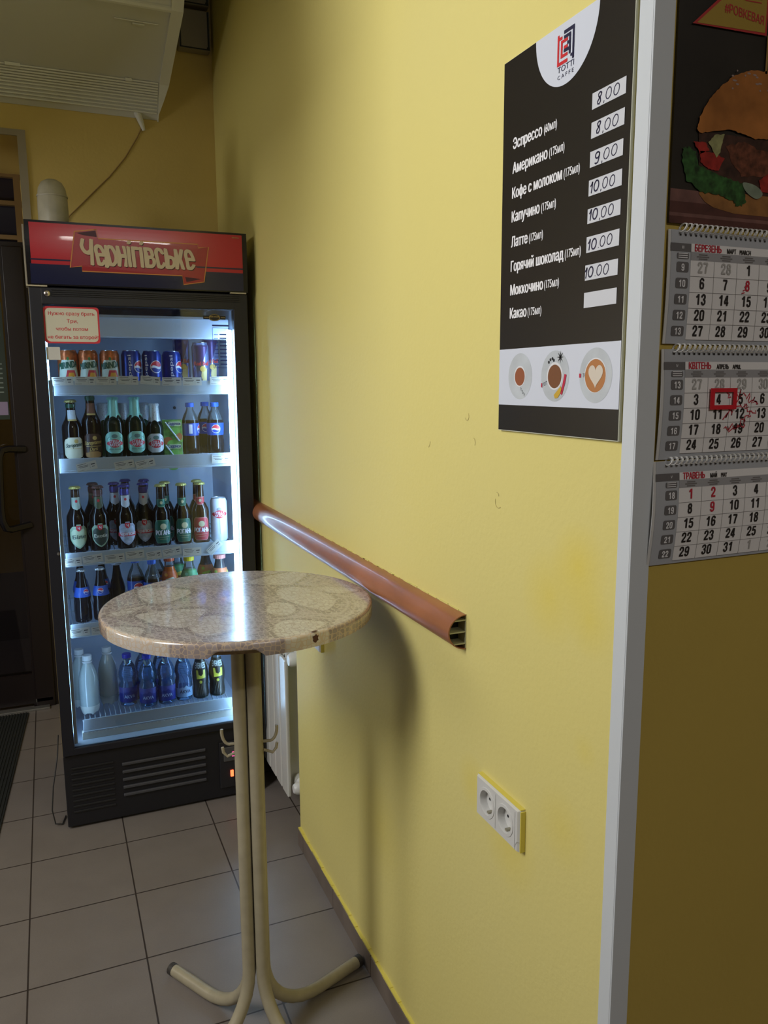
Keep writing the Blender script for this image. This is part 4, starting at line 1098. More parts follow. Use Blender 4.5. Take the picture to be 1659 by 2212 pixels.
b.build('sealant_edge', mat('yellow_sealant', (.72,.66,.22), .5), rail)

# ------------------------------------------------------------------ sockets
def socket(name, label, y1, y0, z0, z1, loc, grp):
    t = thing(name, label, 'socket', loc, grp)
    T = WL(y1); Wd = y1-y0; hh = z1-z0
    SW = mat('socket_white', (.66,.66,.64), .3)
    b = MB(); cz = (z0+z1)/2; R = hh*.285
    cs = [Wd*.27, Wd*.70]
    TH = .013; ch = .004
    outer = [(ch,z0+ch*.6),(Wd-ch,z0+ch*.6),(Wd-ch,z1-ch*.6),(ch,z1-ch*.6)]
    back = [(0,z0),(Wd,z0),(Wd,z1),(0,z1)]
    n = 32; loops = [outer]+[[(c+R*1.0*math.cos(2*PI*k/n), cz+R*1.0*math.sin(2*PI*k/n)) for k in range(n)] for c in cs]
    tr = tessellate_polygon([[Vector((p_[0],p_[1],0)) for p_ in L] for L in loops])
    b.add([T(p_[0],p_[1],TH) for L in loops for p_ in L], tr)
    b.add([T(p_[0],p_[1],TH) for p_ in outer]+[T(p_[0],p_[1],TH-.005) for p_ in back]+[T(p_[0],p_[1],.0003) for p_ in back],
          [(i,(i+1)%4,4+(i+1)%4,4+i) for i in range(4)]+[(4+i,4+(i+1)%4,8+(i+1)%4,8+i) for i in range(4)])
    pl = b.build('frame', SW, t)
    for c in cs:
        b = MB(); cy = y1-c; vs = []
        prof = [(R*1.28,TH+.0001),(R*1.26,TH+.0012),(R*1.02,TH+.0014),(R*.99,TH),(R*.97,.0008),(.0005,.0006)]
        for (rr, x) in prof:
            for k in range(n): a = 2*PI*k/n; vs.append((-x, cy+rr*math.cos(a), cz+rr*math.sin(a)))
        b.add(vs, [(j*n+k, j*n+(k+1)%n, (j+1)*n+(k+1)%n, (j+1)*n+k) for j in range(5) for k in range(n)])
        s_ = b.build('outlet', SW, t, smooth=True)
        b = MB(); b.box((-.0105,cy-.0030,cz+R*.80),(-.0008,cy+.0030,cz+R*.96)); b.box((-.0105,cy-.0030,cz-R*.96),(-.0008,cy+.0030,cz-R*.80))
        b.build('earth_clip', mat('brass', (.35,.33,.25), .35, .6), s_)
        b = MB(); T2 = WL(cy); b.disc(T2, -.009, cz, .0028, .0028, .0012, 12); b.disc(T2, .009, cz, .0028, .0028, .0012, 12); b.build('pin_hole', INK, s_)
    b = MB(); T = WL(y1)
    for u in (Wd*.485, Wd*.925): b.rect(T, u-.0004, z0+.006, u+.0004, z1-.006, .0133)
    b.build('seam', mat('seam_grey', (.3,.3,.28), .5), pl)
    b = MB(); b.ribbon(T, [(Wd*.93,z0+.002),(Wd*.945,z0+.012),(Wd*.97,z0+.018),(Wd*.995,z0+.021)], .0008, .0133); b.build('crack', mat('seam_grey'), pl)
    MB().box((-.0098,y0-.0022,z0+.001),(-.0003,y0,z1-.002)).box((-.0090,y0,z1),(-.0003,y1,z1+.0015)).build('paint_smear', mat('yellow_paint_drip'), pl)
    return t
socket('wall_socket', 'white double wall socket low on the yellow wall, ringed with yellow paint', 1.195, 1.051, .753, .829, (0,1.12,.79), None)
socket('wall_socket', 'white double wall socket of which only a corner shows under the table edge', 2.255, 2.113, .765, .845, (0,2.18,.80), None)
# small dents and nicks in the plaster
b = MB()
for (y, z, r, a0, a1) in ((1.268,1.475,.007,200,420),(1.245,1.430,.008,-40,90),(1.43,1.42,.012,-70,20),(1.155,1.335,.010,150,330),(1.16,1.345,.006,0,120)):
    T = WL(y); b.ribbon(T, [(r*math.cos(math.radians(a)), z+r*math.sin(math.radians(a))) for a in range(a0, a1, 15)], .0012, .0006)
tag(b.build('wall_nicks', mat('nick_shade', (.55,.46,.16), .6)), 'small curved nicks in the yellow plaster between handrail and menu board', 'scratches')

# ------------------------------------------------------------------ bar table
TX, TY, TZ, TR = -.330, 1.700, 1.062, .294
t = thing('bar_table', 'round tall bar table with mosaic-print top on a four-tube steel pedestal', 'table', (-.325,1.675,0))
rings = [(i/90*(TR-.008), TZ) for i in range(1, 91)]
rings += [(TR-.008+.008*math.sin(a), TZ-.008+.008*math.cos(a)) for a in [PI/2*k/5 for k in range(1, 6)]]
rings += [(TR, TZ-.014), (TR, TZ-.020), (TR-.001, TZ-.030)]
NA = 360; vs = [(TX, TY, TZ)]; 
def inside(poly, x, y):
    c = False; n = len(poly)
    for i in range(n):
        x1,y1 = poly[i]; x2,y2 = poly[i-1]
        if (y1 > y) != (y2 > y) and x < (x2-x1)*(y-y1)/(y2-y1)+x1: c = not c
    return c
def blob(pts, sub=6):
    out = []; n = len(pts)
    for i in range(n):
        p0, p1, p2, p3 = [Vector(pts[(i+k-1)%n]) for k in range(4)]
        for s_ in range(sub):
            q = s_/sub
            out.append(tuple(.5*((2*p1)+(-p0+p2)*q+(2*p0-5*p1+4*p2-p3)*q*q+(-p0+3*p1-3*p2+p3)*q**3)))
    return out
PET = [blob(p) for p in (
 [(-.192,.190),(-.150,.195),(-.110,.165),(-.084,.121),(-.120,.070),(-.165,.046),(-.190,.075),(-.200,.135)],
 [(-.278,-.001),(-.240,.030),(-.200,.040),(-.215,.010),(-.250,-.015)],
 [(-.222,-.027),(-.170,-.012),(-.083,-.035),(-.110,-.105),(-.140,-.150),(-.185,-.120),(-.205,-.080)],
 [(-.127,-.122),(-.090,-.090),(-.046,-.110),(-.040,-.170),(-.075,-.215),(-.115,-.217),(-.132,-.172)],
 [(.035,-.194),(.075,-.190),(.123,-.228),(.100,-.262),(.060,-.285),(.018,-.284),(.011,-.250)],
 [(.054,-.057),(.080,-.050),(.100,-.080),(.088,-.133),(.055,-.150),(.035,-.110)],
 [(.100,.050),(.140,.070),(.180,.035),(.200,-.040),(.190,-.100),(.150,-.145),(.115,-.090),(.091,-.009)],
 [(.178,.055),(.235,.030),(.275,-.019),(.225,-.030),(.190,.010)],
 [(.055,.152),(.120,.200),(.199,.215),(.210,.175),(.150,.100),(.100,.110)],
 [(-.03,.02),(.0,.05),(.03,.02),(.0,-.03)], [(.02,.235),(.06,.25),(.06,.22)], [(-.27,-.09),(-.22,-.12),(-.23,-.17),(-.265,-.13)])]
CEN = [(sum(p[0] for p in q)/len(q), sum(p[1] for p in q)/len(q)) for q in PET]
def pat(x, y, rim=False):
    pe = 0.; dk = 0.; lt = 0.
    for q, c in zip(PET, CEN):
        if inside(q, x, y): pe = 1.
        else:
            xx = c[0]+(x-c[0])/1.22; yy = c[1]+(y-c[1])/1.22
            if inside(q, xx, yy): dk = 1.
            for m0, m1 in ((1.38,1.45),(1.62,1.68),(1.88,1.93)):
                if x > c[0]-.02 and not pe and inside(q, c[0]+(x-c[0])/m1, c[1]+(y-c[1])/m1) and not inside(q, c[0]+(x-c[0])/m0, c[1]+(y-c[1])/m0): lt = .75
        xi = c[0]+(x-c[0])*1.6; yi = c[1]+(y-c[1])*1.6; xj = c[0]+(x-c[0])*1.85; yj = c[1]+(y-c[1])*1.85
        if inside(q, xi, yi) and not inside(q, xj, yj) and x > c[0]: dk = .35
    return (pe or lt), (dk if not pe else dk*.4)
cols = [(0., 0., 0.)]; vs2 = []
cols[0] = (*pat(0,0), 0.)
for j, (r, z) in enumerate(rings):
    for k in range(NA):
        a = 2*PI*k/NA; deg = math.degrees(a)-360 if a > PI else math.degrees(a)
        rr, zz = r, z
        if j >= len(rings)-3 and -114 < deg < -93:
            s_ = math.sin((deg+114)/21*PI); lift = min(1, s_*2.0)*.014; zz = max(zz, TZ-.030+lift) if z < TZ-.012 else zz
        vs.append((TX+rr*math.cos(a), TY+rr*math.sin(a), zz))
        e = .97 if j >= 90 else 1.
        pp = pat(rr*math.cos(a)*e, rr*math.sin(a)*e)
        if j >= 90:
            cream = 1. if (-165 < deg < -128 or -86 < deg < -66 or 150 < deg) else 0.
            pp = (cream, 0.)
        cols.append((pp[0], pp[1], 1. if j >= 91 else 0.))
fs = [(0, 1+k, 1+(k+1)%NA) for k in range(NA)]
for j in range(len(rings)-1):
    for k in range(NA): fs.append((1+j*NA+k, 1+(j+1)*NA+k, 1+(j+1)*NA+(k+1)%NA, 1+j*NA+(k+1)%NA))
b = MB(); b.add(vs, fs); top = b.build('tabletop', MOS, t)
for p_ in top.data.polygons: p_.use_smooth = True
ca = top.data.color_attributes.new('pattern', 'FLOAT_COLOR', 'POINT')
for i, c in enumerate(cols): ca.data[i].color = (*c, 1)
b = MB(); b.lathe([(.0005,TZ-.029),(TR-.020,TZ-.029),(TR-.003,TZ-.013),(.0005,TZ-.013)], 80, (TX,TY,0), cap=False)
b.build('underside', mat('chipboard', (.16,.10,.06), .8, noise=.3, nscale=120), t)
b = MB(); a0 = math.radians(-73); random.seed(8)
pts = []
for k in range(14):
    a = 2*PI*k/14; q = random.uniform(.6,1.1); pts.append((q*.0075*math.cos(a), q*.010*math.sin(a)))
b.poly(lambda u,v,w=0.: Vector((TX+(TR+.0006)*math.cos(a0+u/TR), TY+(TR+.0006)*math.sin(a0+u/TR), TZ-.013+v)), pts)
b.poly(lambda u,v,w=0.: Vector((TX+(TR-.004+v)*math.cos(a0+u/TR), TY+(TR-.004+v)*math.sin(a0+u/TR), TZ+.0004)), [(-.006,-.002),(.006,-.003),(.007,.003),(-.007,.003)])
b.build('chip', mat('chip_brown', (.09,.035,.018), .8), t)
TB = mat('beige_painted_tube', (.36,.32,.22), .42, noise=.08, nscale=30)
CX, CY_ = -.325, 1.675
for ang, ln in ((120,.325),(21,.325),(-62,.33),(-155,.33)):
    d = Vector((math.cos(math.radians(ang)), math.sin(math.radians(ang))))
    da = Vector((math.cos(math.radians(ang)), math.sin(math.radians(ang))))
    o = .0215; pts = [(o, TZ-.03), (o, .9), (o, .6), (o, .30), (o+.001, .20)]
    R_ = .165; c_ = (o+R_, .016+R_)
    for k in range(0, 10): a = math.radians(180+k*10); pts.append((c_[0]+R_*math.cos(a)+.0, c_[1]+R_*math.sin(a)))
    pts.append((ln, .0155))
    pts = pts[:4]+[(o, .25)]+pts[5:]
    b = MB(); b.tube([(CX+d.x*p_[0], CY_+d.y*p_[0], p_[1]) for p_ in pts], .0150, 16)
    leg = b.build('leg', TB, t, smooth=True)
    e = Vector((CX+d.x*ln, CY_+d.y*ln, .0155))
    MB().tube([e-Vector((d.x,d.y,0))*.012, e+Vector((d.x,d.y,0))*.002], .0156, 16).build('end_plug', mat('dark_plug', (.04,.035,.03), .6), leg, smooth=True)
b = MB()
for z in (.24, .95): b.box((CX-.012,CY_-.012,z-.02),(CX+.012,CY_+.012,z+.02),.003)
b.build('weld_block', TB, t)
b = MB(); b.box((CX-.13,CY_-.015,TZ-.034),(CX+.13,CY_+.015,TZ-.030)); b.box((CX-.015,CY_-.13,TZ-.034),(CX+.015,CY_+.13,TZ-.030)); b.build('mounting_plate', TB, t)
def hook(sx, z):
    b = MB(); vx = Vector((math.cos(yaw*.5)*sx, -math.sin(yaw*.5)*sx*1.0, 0))
    o_ = Vector((CX, CY_-.012, z)); pts = []
    for k in range(9):
        a = math.radians(-100+k*14); pts.append(o_+vx*(.034+.028*(math.cos(a)*.6+.35))+Vector((0,0,.030+.030*math.sin(a)*1.0)))
    b.tube([o_+vx*.030]+pts, .0035, 8); return b
for sx in (-1, 1):
    hook(sx, .745).build('coat_hook', TB, t, smooth=True)
    b = MB(); vx = Vector((math.cos(yaw*.5)*sx, -math.sin(yaw*.5)*sx, 0)); o_ = Vector((CX, CY_-.012, .725))
    b.tube([o_+vx*.030, o_+vx*.050+Vector((0,0,-.008)), o_+vx*.058+Vector((0,0,.002)), o_+vx*.060+Vector((0,0,.014))], .0035, 8); b.build('small_hook', TB, t, smooth=True)

# ------------------------------------------------------------------ coffee menu board
T = WL(1.150)
t = thing('menu_board', 'black and white coffee price board on the yellow wall near the corner', 'menu board', (0,1.0,1.457))
b = MB(); b.cur = 1; b.rect(T, 0, 1.457, .3035, 2.019, .0055, .005); b.cur = 0; b.rect(T, .0006, 1.4583, .3022, 2.0184, .0060)
pn = b.build('board', [mat('board_black', (.014,.012,.012), .33), mat('board_edge', (.55,.56,.45), .5)], t)
b = MB(); b.disc(T, .161, 2.0184, .0730, .0800, .0064, 40, 180, 360); dc = b.build('logo_disc', mat('board_white', (.66,.70,.80), .38), pn)
b = MB(); r_, k_ = 0, 1
def bars(L, c):
    b.cur = c
    for i, (u0,v0,u1,v1) in enumerate(L): b.rect(T, u0,v0,u1,v1,.0068+i*.00002+c*.0002)
bars([(.1425,1.968,.1465,2.006),(.1425,1.9660,.1665,1.9705),(.1425,1.9985,.1535,2.0025),(.1505,1.9745,.1545,1.997),(.1505,1.9745,.1665,1.9785),(.1505,1.9930,.1665,1.9970),(.1575,1.9845,.1665,1.9885)], 0)
bars([(.1775,1.966,.1815,2.008),(.1575,2.0035,.1815,2.008),(.1695,1.9745,.1735,2.000),(.1575,1.9960+.0015,.1735,2.0015),(.1575,1.9800,.1735,1.9840),(.1735,1.9700,.1815,1.9735),(.1655,1.9880,.1735,1.9920)], 1)
b.text(T, 'TOTTI', .1440, 1.9570, .0380, .0075, .0068, -.004); b.text(T, 'C A F F E', .1445, 1.9485, .0370, .0050, .0068, -.012)
b.build('logo', [RED, mat('navy_logo', (.02,.02,.06), .4)], pn)
b = MB()
ROWS = [('Эспрессо','(60мл)',1.8870,.0775,.1455),('Американо','(175мл)',1.8515,.0930,.1651),('Кофе с молоком','(175мл)',1.8150,.1300,.2020),('Капучино','(175мл)',1.7800,.0760,.1482),
        ('Латте','(175мл)',1.7425,.0455,.1174),('Горячий шоколад','(175мл)',1.7058,.1390,.2103),('Моккочино','(175мл)',1.6698,.0900,.1611),('Какао','(175мл)',1.6342,.0470,.1183)]
for s1, s2, z, w1, ue in ROWS:
    b.text(T, s1, .0308, z, w1, .0150, .0064, .036)
    w2 = .0365 if '175' in s2 else .0315
    b.text(T, s2, ue-w2, z+.0008, w2, .0112, .0064, .018)
b.build('lettering', TEXTW, pn)
ST = [(.2249,1.8868,.2920,1.9068),(.2249,1.8508,.2913,1.8708),(.2243,1.8147,.2908,1.8346),(.2236,1.7788,.2908,1.7988),(.2230,1.7436,.2905,1.7625),(.2227,1.7062,.2902,1.7267),(.2218,1.6701,.2898,1.6901),(.2212,1.6341,.2895,1.6542)]
TXT = ['8,00','8,00','9,00','10,00','10,00','10.00','10.00','']
def ell(cx, cy, rx, ry, a0=90, a1=460, n=16, tilt=.15): return [(cx+rx*math.cos(math.radians(a0+(a1-a0)*k/n))+tilt*ry*math.sin(math.radians(a0+(a1-a0)*k/n)), cy+ry*math.sin(math.radians(a0+(a1-a0)*k/n))) for k in range(n+1)]
def glyph(ch):
    if ch == '0': return [ell(.42,.5,.34,.46)], .92
    if ch == '1': return [[(.0,.62),(.16,.75),(.30,.98)],[(.32,1.0),(.24,.5),(.14,.0)]], .42
    if ch == '8': return [[(.62,.92),(.40,1.0),(.20,.86),(.24,.66),(.46,.46),(.50,.2),(.32,.0),(.12,.06),(.10,.26),(.32,.48),(.54,.70),(.62,.92)]], .78
    if ch == '9': return [ell(.38,.70,.27,.26),[(.66,.86),(.60,.45),(.46,.08),(.22,-.02),(.04,.08)]], .82
    if ch == ',': return [[(.12,.06),(.06,-.16)]], .24
    return [[(.08,.02),(.13,.07)]], .24
IW = mat('marker_ink', (.015,.014,.05), .4)
for i, (u0,v0,u1,v1) in enumerate(ST):
    p_ = MB().rect(T, u0, v0, u1, v1, .0066, .0003).build('price_sticker', mat('sticker_blue_white', (.62,.64,.69), .45), pn)
    if TXT[i]:
        b = MB(); x = u0+(.010 if len(TXT[i]) == 4 else .004)-(.004 if i == 6 else 0); hh = .0142; wd = .0172 if len(TXT[i]) == 4 else .0158
        for j, ch in enumerate(TXT[i]):
            st, adv = glyph(ch); zb = v0+.0030+.0005*math.sin(i*2+j)
            bold = .0020 if ch in '189' or (len(TXT[i]) == 5 and j == 1) else .0013
            for s_ in st: b.ribbon(T, [(x+q[0]*wd*.9, zb+q[1]*hh) for q in s_], bold, .0069)
            x += adv*wd*.98
        b.build('handwriting', IW, p_)
# photo band with three cups
b = MB(); b.rect(T, .0006, 1.4988, .3022, 1.5868, .0062); bd = b.build('photo_band', mat('board_white'), pn)
SAU = mat('saucer_print', (.52,.56,.60), .45, noise=.10, nscale=25)
def cup(u, z, R_, rc, ringw, coffee, extra):
    b = MB(); b.cur = 0; b.disc(T, u, z, R_, R_*1.05, .0064, 40); b.cur = 1; b.disc(T, u+extra[0], z, rc+ringw, rc+ringw, .0066, 36); b.cur = 2; b.disc(T, u+extra[0], z-.0005, rc, rc, .0068, 36)
    mats = [SAU, mat('cup_rim_print', (.74,.75,.78), .4), coffee]; b.cur = 3; mats.append(INK)
    return b, mats
b, ms = cup(.0636,1.5438,.0338,.0140,.0022,mat('coffee_red_brown', (.30,.09,.035), .45), (0,0)); b.cur = 3
b.text(T, 'ТОТ', .066, 1.5235, .013, .004, .0068, 0, slope=-.9); b.build('cup_picture', ms, bd)
b, ms = cup(.1575,1.5432,.0350,.0170,.0030,mat('coffee_brown', (.19,.07,.025), .45), (0,0)); b.cur = 3
for k in range(8):
    a = 2*PI*k/8; b.poly(T, [(.1705+.0012*math.cos(a+1.2),1.5700+.0012*math.sin(a+1.2)),(.1705+.0085*math.cos(a),1.5700+.0095*math.sin(a)),(.1705+.0012*math.cos(a-1.2),1.5700+.0012*math.sin(a-1.2))], .0070)
for q in ((.142,1.5635),(.146,1.567),(.151,1.5685),(.1545,1.566)): b.disc(T, q[0], q[1], .0020, .0022, .0070, 12)
b.cur = 4; ms.append(mat('pepper_yellow', (.60,.38,.04), .4)); b.poly(T, [(.157,1.516),(.174,1.529),(.176,1.522),(.167,1.512),(.160,1.511)], .0070)
b.cur = 5; ms.append(mat('pepper_red', (.50,.02,.06), .4)); b.poly(T, [(.178,1.532),(.182,1.546),(.187,1.545),(.184,1.533),(.177,1.516),(.173,1.518)], .0070); b.rect(T, .1235, 1.527, .1265, 1.533, .0070)
b.cur = 3; b.text(T, 'ТОТ', .128, 1.528, .010, .005, .0070, 0, slope=.3); b.build('cup_picture', ms, bd)
b, ms = cup(.2518,1.5432,.0352,.0222,.0014,mat('coffee_orange', (.46,.19,.06), .45), (0,0)); b.cur = 3
b.text(T, 'TF', .2245, 1.541, .0045, .005, .0070, 0)
b.cur = 4; ms.append(mat('milk_foam', (.68,.60,.50), .45)); hp = []
for k in range(40):
    a = 2*PI*k/40; x = .0155*math.sin(a)**3*1.0; z = .0150*(.813*math.cos(a)-.3125*math.cos(2*a)-.125*math.cos(3*a)-.0625*math.cos(4*a)); hp.append((.2530+x, 1.5440+z*1.15))
b.poly(T, hp, .0072); b.cur = 5; ms.append(mat('pepper_red')); b.rect(T, .2165, 1.5405, .2205, 1.5460, .0070)
b.build('cup_picture', ms, bd)

# ------------------------------------------------------------------ wall calendar with burger header
T = FL(CY)
t = thing('wall_calendar', 'three-month wall calendar hanging under a burger photo header on the side wall', 'calendar', (.19,CY,1.29))
b = MB(); b.rect(T, .0330, 1.7290, .3420, 2.060, .004, .003)
hp_ = b.build('header_panel', mat('photo_dark', (.020,.017,.014), .35, noise=.3, nscale=9), t)
def flat(name, m, polys, w_):
    b = MB()
    for q in polys: b.poly(T, q, w_)
    return b.build(name, m, hp_)
b = MB(); b.cur = 0; b.rect(T, .0330,1.7290,.3420,1.7695,.0043); b.cur = 1; b.rect(T, .0330,1.742,.3420,1.755,.0045); b.rect(T,.0330,1.7290,.3420,1.7375,.0045)
b.build('board_picture', [mat('photo_wood', (.16,.075,.065), .4, noise=.3, nscale=40), mat('photo_wood_dark', (.085,.030,.025), .4, noise=.3, nscale=40)], hp_)
mir = lambda L, c=.195: L+[(2*c-x, z) for x, z in reversed(L)]
flat('lower_bun_picture', mat('photo_bun_low', (.28,.125,.035), .4, noise=.25, nscale=60), [mir([(.0783,1.7720),(.0783,1.7658),(.088,1.7575),(.103,1.7516),(.1378,1.7467)])], .0048)
def wavy(L, amp=.0016, sub=6):
    out = []; 
    for i, p_ in enumerate(L):
        q = L[(i+1)%len(L)]
        for s_ in range(sub):
            f_ = s_/sub; out.append((p_[0]+(q[0]-p_[0])*f_+random.uniform(-amp,amp), p_[1]+(q[1]-p_[1])*f_+random.uniform(-amp,amp)))
    return out
flat('filling_picture', mat('photo_filling', (.045,.018,.012), .4, noise=.5, nscale=90), [mir([(.0720,1.8400),(.075,1.80),(.085,1.772)])], .0050)
flat('meat_picture', mat('photo_meat', (.12,.038,.020), .35, noise=.6, nscale=120), [wavy([(.1174,1.8269),(.1478,1.8337),(.1802,1.8258),(.20,1.830),(.23,1.83),(.26,1.82),(.25,1.798),(.1771,1.7960),(.1443,1.7936),(.1293,1.8072)])], .0053)
flat('lettuce_picture', mat('photo_lettuce', (.022,.085,.018), .4, noise=.7, nscale=110), [wavy([(.0483,1.8187),(.0597,1.8186),(.0682,1.8135),(.073,1.800),(.0998,1.7922),(.125,1.788),(.1486,1.784),(.1559,1.7607),(.1424,1.7546),(.132,1.762),(.1102,1.7683),(.0781,1.7682),(.0558,1.781),(.0472,1.7995)], .0018)], .0056)
flat('lettuce_picture', mat('photo_lettuce'), [wavy([(.30,1.80),(.33,1.795),(.335,1.775),(.29,1.765),(.25,1.77),(.27,1.785)])], .0056)
for q_ in ([(.064,1.8263),(.0837,1.8271),(.090,1.818),(.076,1.812)], [(.0746,1.8165),(.0979,1.8164),(.1153,1.8108),(.1063,1.7952),(.090,1.797),(.0773,1.8023)], [(.176,1.790),(.19,1.800),(.215,1.795),(.215,1.775),(.180,1.776)]):
    flat('tomato_picture', mat('photo_tomato', (.30,.022,.018), .3, noise=.4, nscale=90), [wavy(q_, .0008)], .0059)
flat('cucumber_picture', mat('photo_cucumber', (.22,.27,.20), .35, noise=.2, nscale=60), [blob([(.1485,1.7852),(.1547,1.7745),(.1731,1.7671),(.1832,1.7742),(.1699,1.7833)])], .0061)
flat('onion_picture', mat('photo_onion', (.30,.30,.13), .35, noise=.3, nscale=90), [wavy([(.0870,1.8274),(.098,1.838),(.113,1.840),(.108,1.818),(.102,1.811)], .001)], .0061)
flat('upper_bun_picture', mat('photo_bun', (.36,.135,.032), .3, noise=.28, nscale=28), [wavy([(.0679,1.841),(.0717,1.8557),(.0849,1.8775),(.1018,1.8938),(.1241,1.9098),(.1506,1.9193),(.1801,1.9208),(.21,1.921),(.245,1.917),(.28,1.900),(.31,1.87),(.32,1.842),(.30,1.836),(.25,1.840),(.1928,1.8421),(.1648,1.8391),(.1382,1.8437),(.12,1.846),(.0959,1.8416),(.0731,1.8368)], .0008)], .0064)
random.seed(5)
b = MB()
for k in range(26):
    u = random.uniform(.12,.25); z = random.uniform(1.893,1.916); b.disc(T, u, z, random.uniform(.001,.004), .0012, .0066, 8)
b.build('glaze_picture', mat('photo_glaze', (.30,.22,.20), .3), hp_)
b = MB(); b.rect(T, .1735,1.918,.1772,1.9626,.0064); b.build('stick_picture', mat('photo_stick', (.30,.17,.04), .5), hp_)
FLG = [(.0526,1.9586),(.110,2.0080),(.125,2.020),(.172,2.020),(.1718,1.9618)]
b = MB(); b.cur = 0; b.poly(T, FLG, .0064); b.cur = 1; b.poly(T, [(.0590,1.9602),(.112,2.0050),(.126,2.016),(.1690,2.016),(.1685,1.9635+.0012)], .0067)
b.cur = 0; b.text(T, '#РОВКЕВАЯ', .1010, 1.9790, .0640, .0095, .0070, .02, slope=-.09)
for k in range(3): b.ribbon(T, [(.118,2.000+k*.004),(.135,1.9965+k*.004),(.160,1.9975+k*.004)], .0012, .0070)
b.build('flag_picture', [mat('photo_flag_red', (.42,.03,.03), .4), mat('photo_flag_yellow', (.36,.24,.035), .4)], hp_)

GRY = mat('calendar_grey', (.42,.44,.48), .5); LG = mat('calendar_white', (.80,.79,.80), .5); DG = mat('calendar_dark_grey', (.13,.125,.13), .5)
MG = mat('calendar_mid_grey', (.34,.34,.36), .5); FN = mat('faded_numbers', (.42,.41,.40), .5); LN = mat('grid_line', (.16,.15,.15), .5)
CR = mat('calendar_red', (.50,.02,.045), .5); CK = mat('calendar_black', (.018,.015,.015), .5)
DIG = {
 '0': [[(.5,1),(.2,.92),(.17,.8),(.17,.2),(.2,.08),(.5,.0),(.8,.08),(.83,.2),(.83,.8),(.8,.92),(.5,1),(.3,.96)]],
 '1': [[(.12,.76),(.38,.80),(.56,1.0)],[(.62,1.06),(.62,-.05)]],
 '2': [[(.17,.66),(.17,.84),(.28,.97),(.5,1.0),(.74,.95),(.83,.80),(.80,.62),(.52,.38),(.25,.16),(.17,.02)],[(.06,.04),(.98,.04)]],
 '3': [[(.17,.72),(.19,.88),(.4,1.0),(.62,.99),(.80,.88),(.82,.70),(.72,.56),(.45,.53)],[(.45,.53),(.74,.48),(.83,.34),(.82,.14),(.64,.01),(.4,.0),(.2,.12),(.17,.28)]],
 '4': [[(.58,1.0),(.14,.34),(.12,.24),(.98,.24)],[(.68,1.05),(.68,-.05)]],
 '5': [[(.88,.97),(.26,.97),(.20,.50),(.42,.60),(.66,.60),(.82,.46),(.83,.2),(.72,.04),(.46,.0),(.22,.08),(.16,.25)]],
 '6': [[(.82,.76),(.80,.90),(.60,1.0),(.35,.98),(.18,.84),(.17,.2),(.26,.05),(.5,.0),(.76,.06),(.83,.22),(.82,.44),(.68,.57),(.42,.57),(.22,.46)]],
 '7': [[(.04,.96),(.94,.96)],[(.86,.96),(.62,.5),(.48,-.05)]],
 '8': [[(.5,.54),(.24,.64),(.19,.82),(.34,.98),(.66,.98),(.81,.82),(.76,.64),(.5,.54),(.22,.44),(.16,.2),(.32,.02),(.68,.02),(.84,.2),(.78,.44),(.5,.54)]],
 '9': [[(.18,.24),(.20,.10),(.40,.0),(.65,.02),(.82,.16),(.83,.8),(.74,.95),(.5,1.0),(.24,.94),(.17,.78),(.18,.56),(.32,.43),(.58,.43),(.78,.54)]]}
def number(b, T, s_, cx, z, h, w):
    gw = h*.56; gap = h*.10; n_ = len(s_); x = cx-(n_*gw+(n_-1)*gap)/2
    for i, ch in enumerate(s_):
        for k, st in enumerate(DIG[ch]):
            b.ribbon(T, [(x+p_[0]*gw, z+h*.06+p_[1]*h*.88) for p_ in st], h*.185, w+.00003*k+.00006*i)
        x += gw+gap
MON = [
 (1.7215,1.5820,.0362,'БЕРЕЗЕНЬ','МАРТ','MARCH','III',[27,28,1,2,3,4,5]+list(range(6,32))+[1,2],[9,10,11,12,13],{9:1,2:0},2,5,[8]),
 (1.5752,1.4340,.0345,'КВІТЕНЬ','АПРЕЛЬ','APRIL','IV',[27,28,29,30,31]+list(range(1,31)),[13,14,15,16,17],{},5,0,[]),
 (1.4317,1.2937,.0300,'ТРАВЕНЬ','МАЙ','MAY','V',list(range(1,32))+[1,2,3,4],[18,19,20,21,22],{},0,4,[1,2,9]),
]
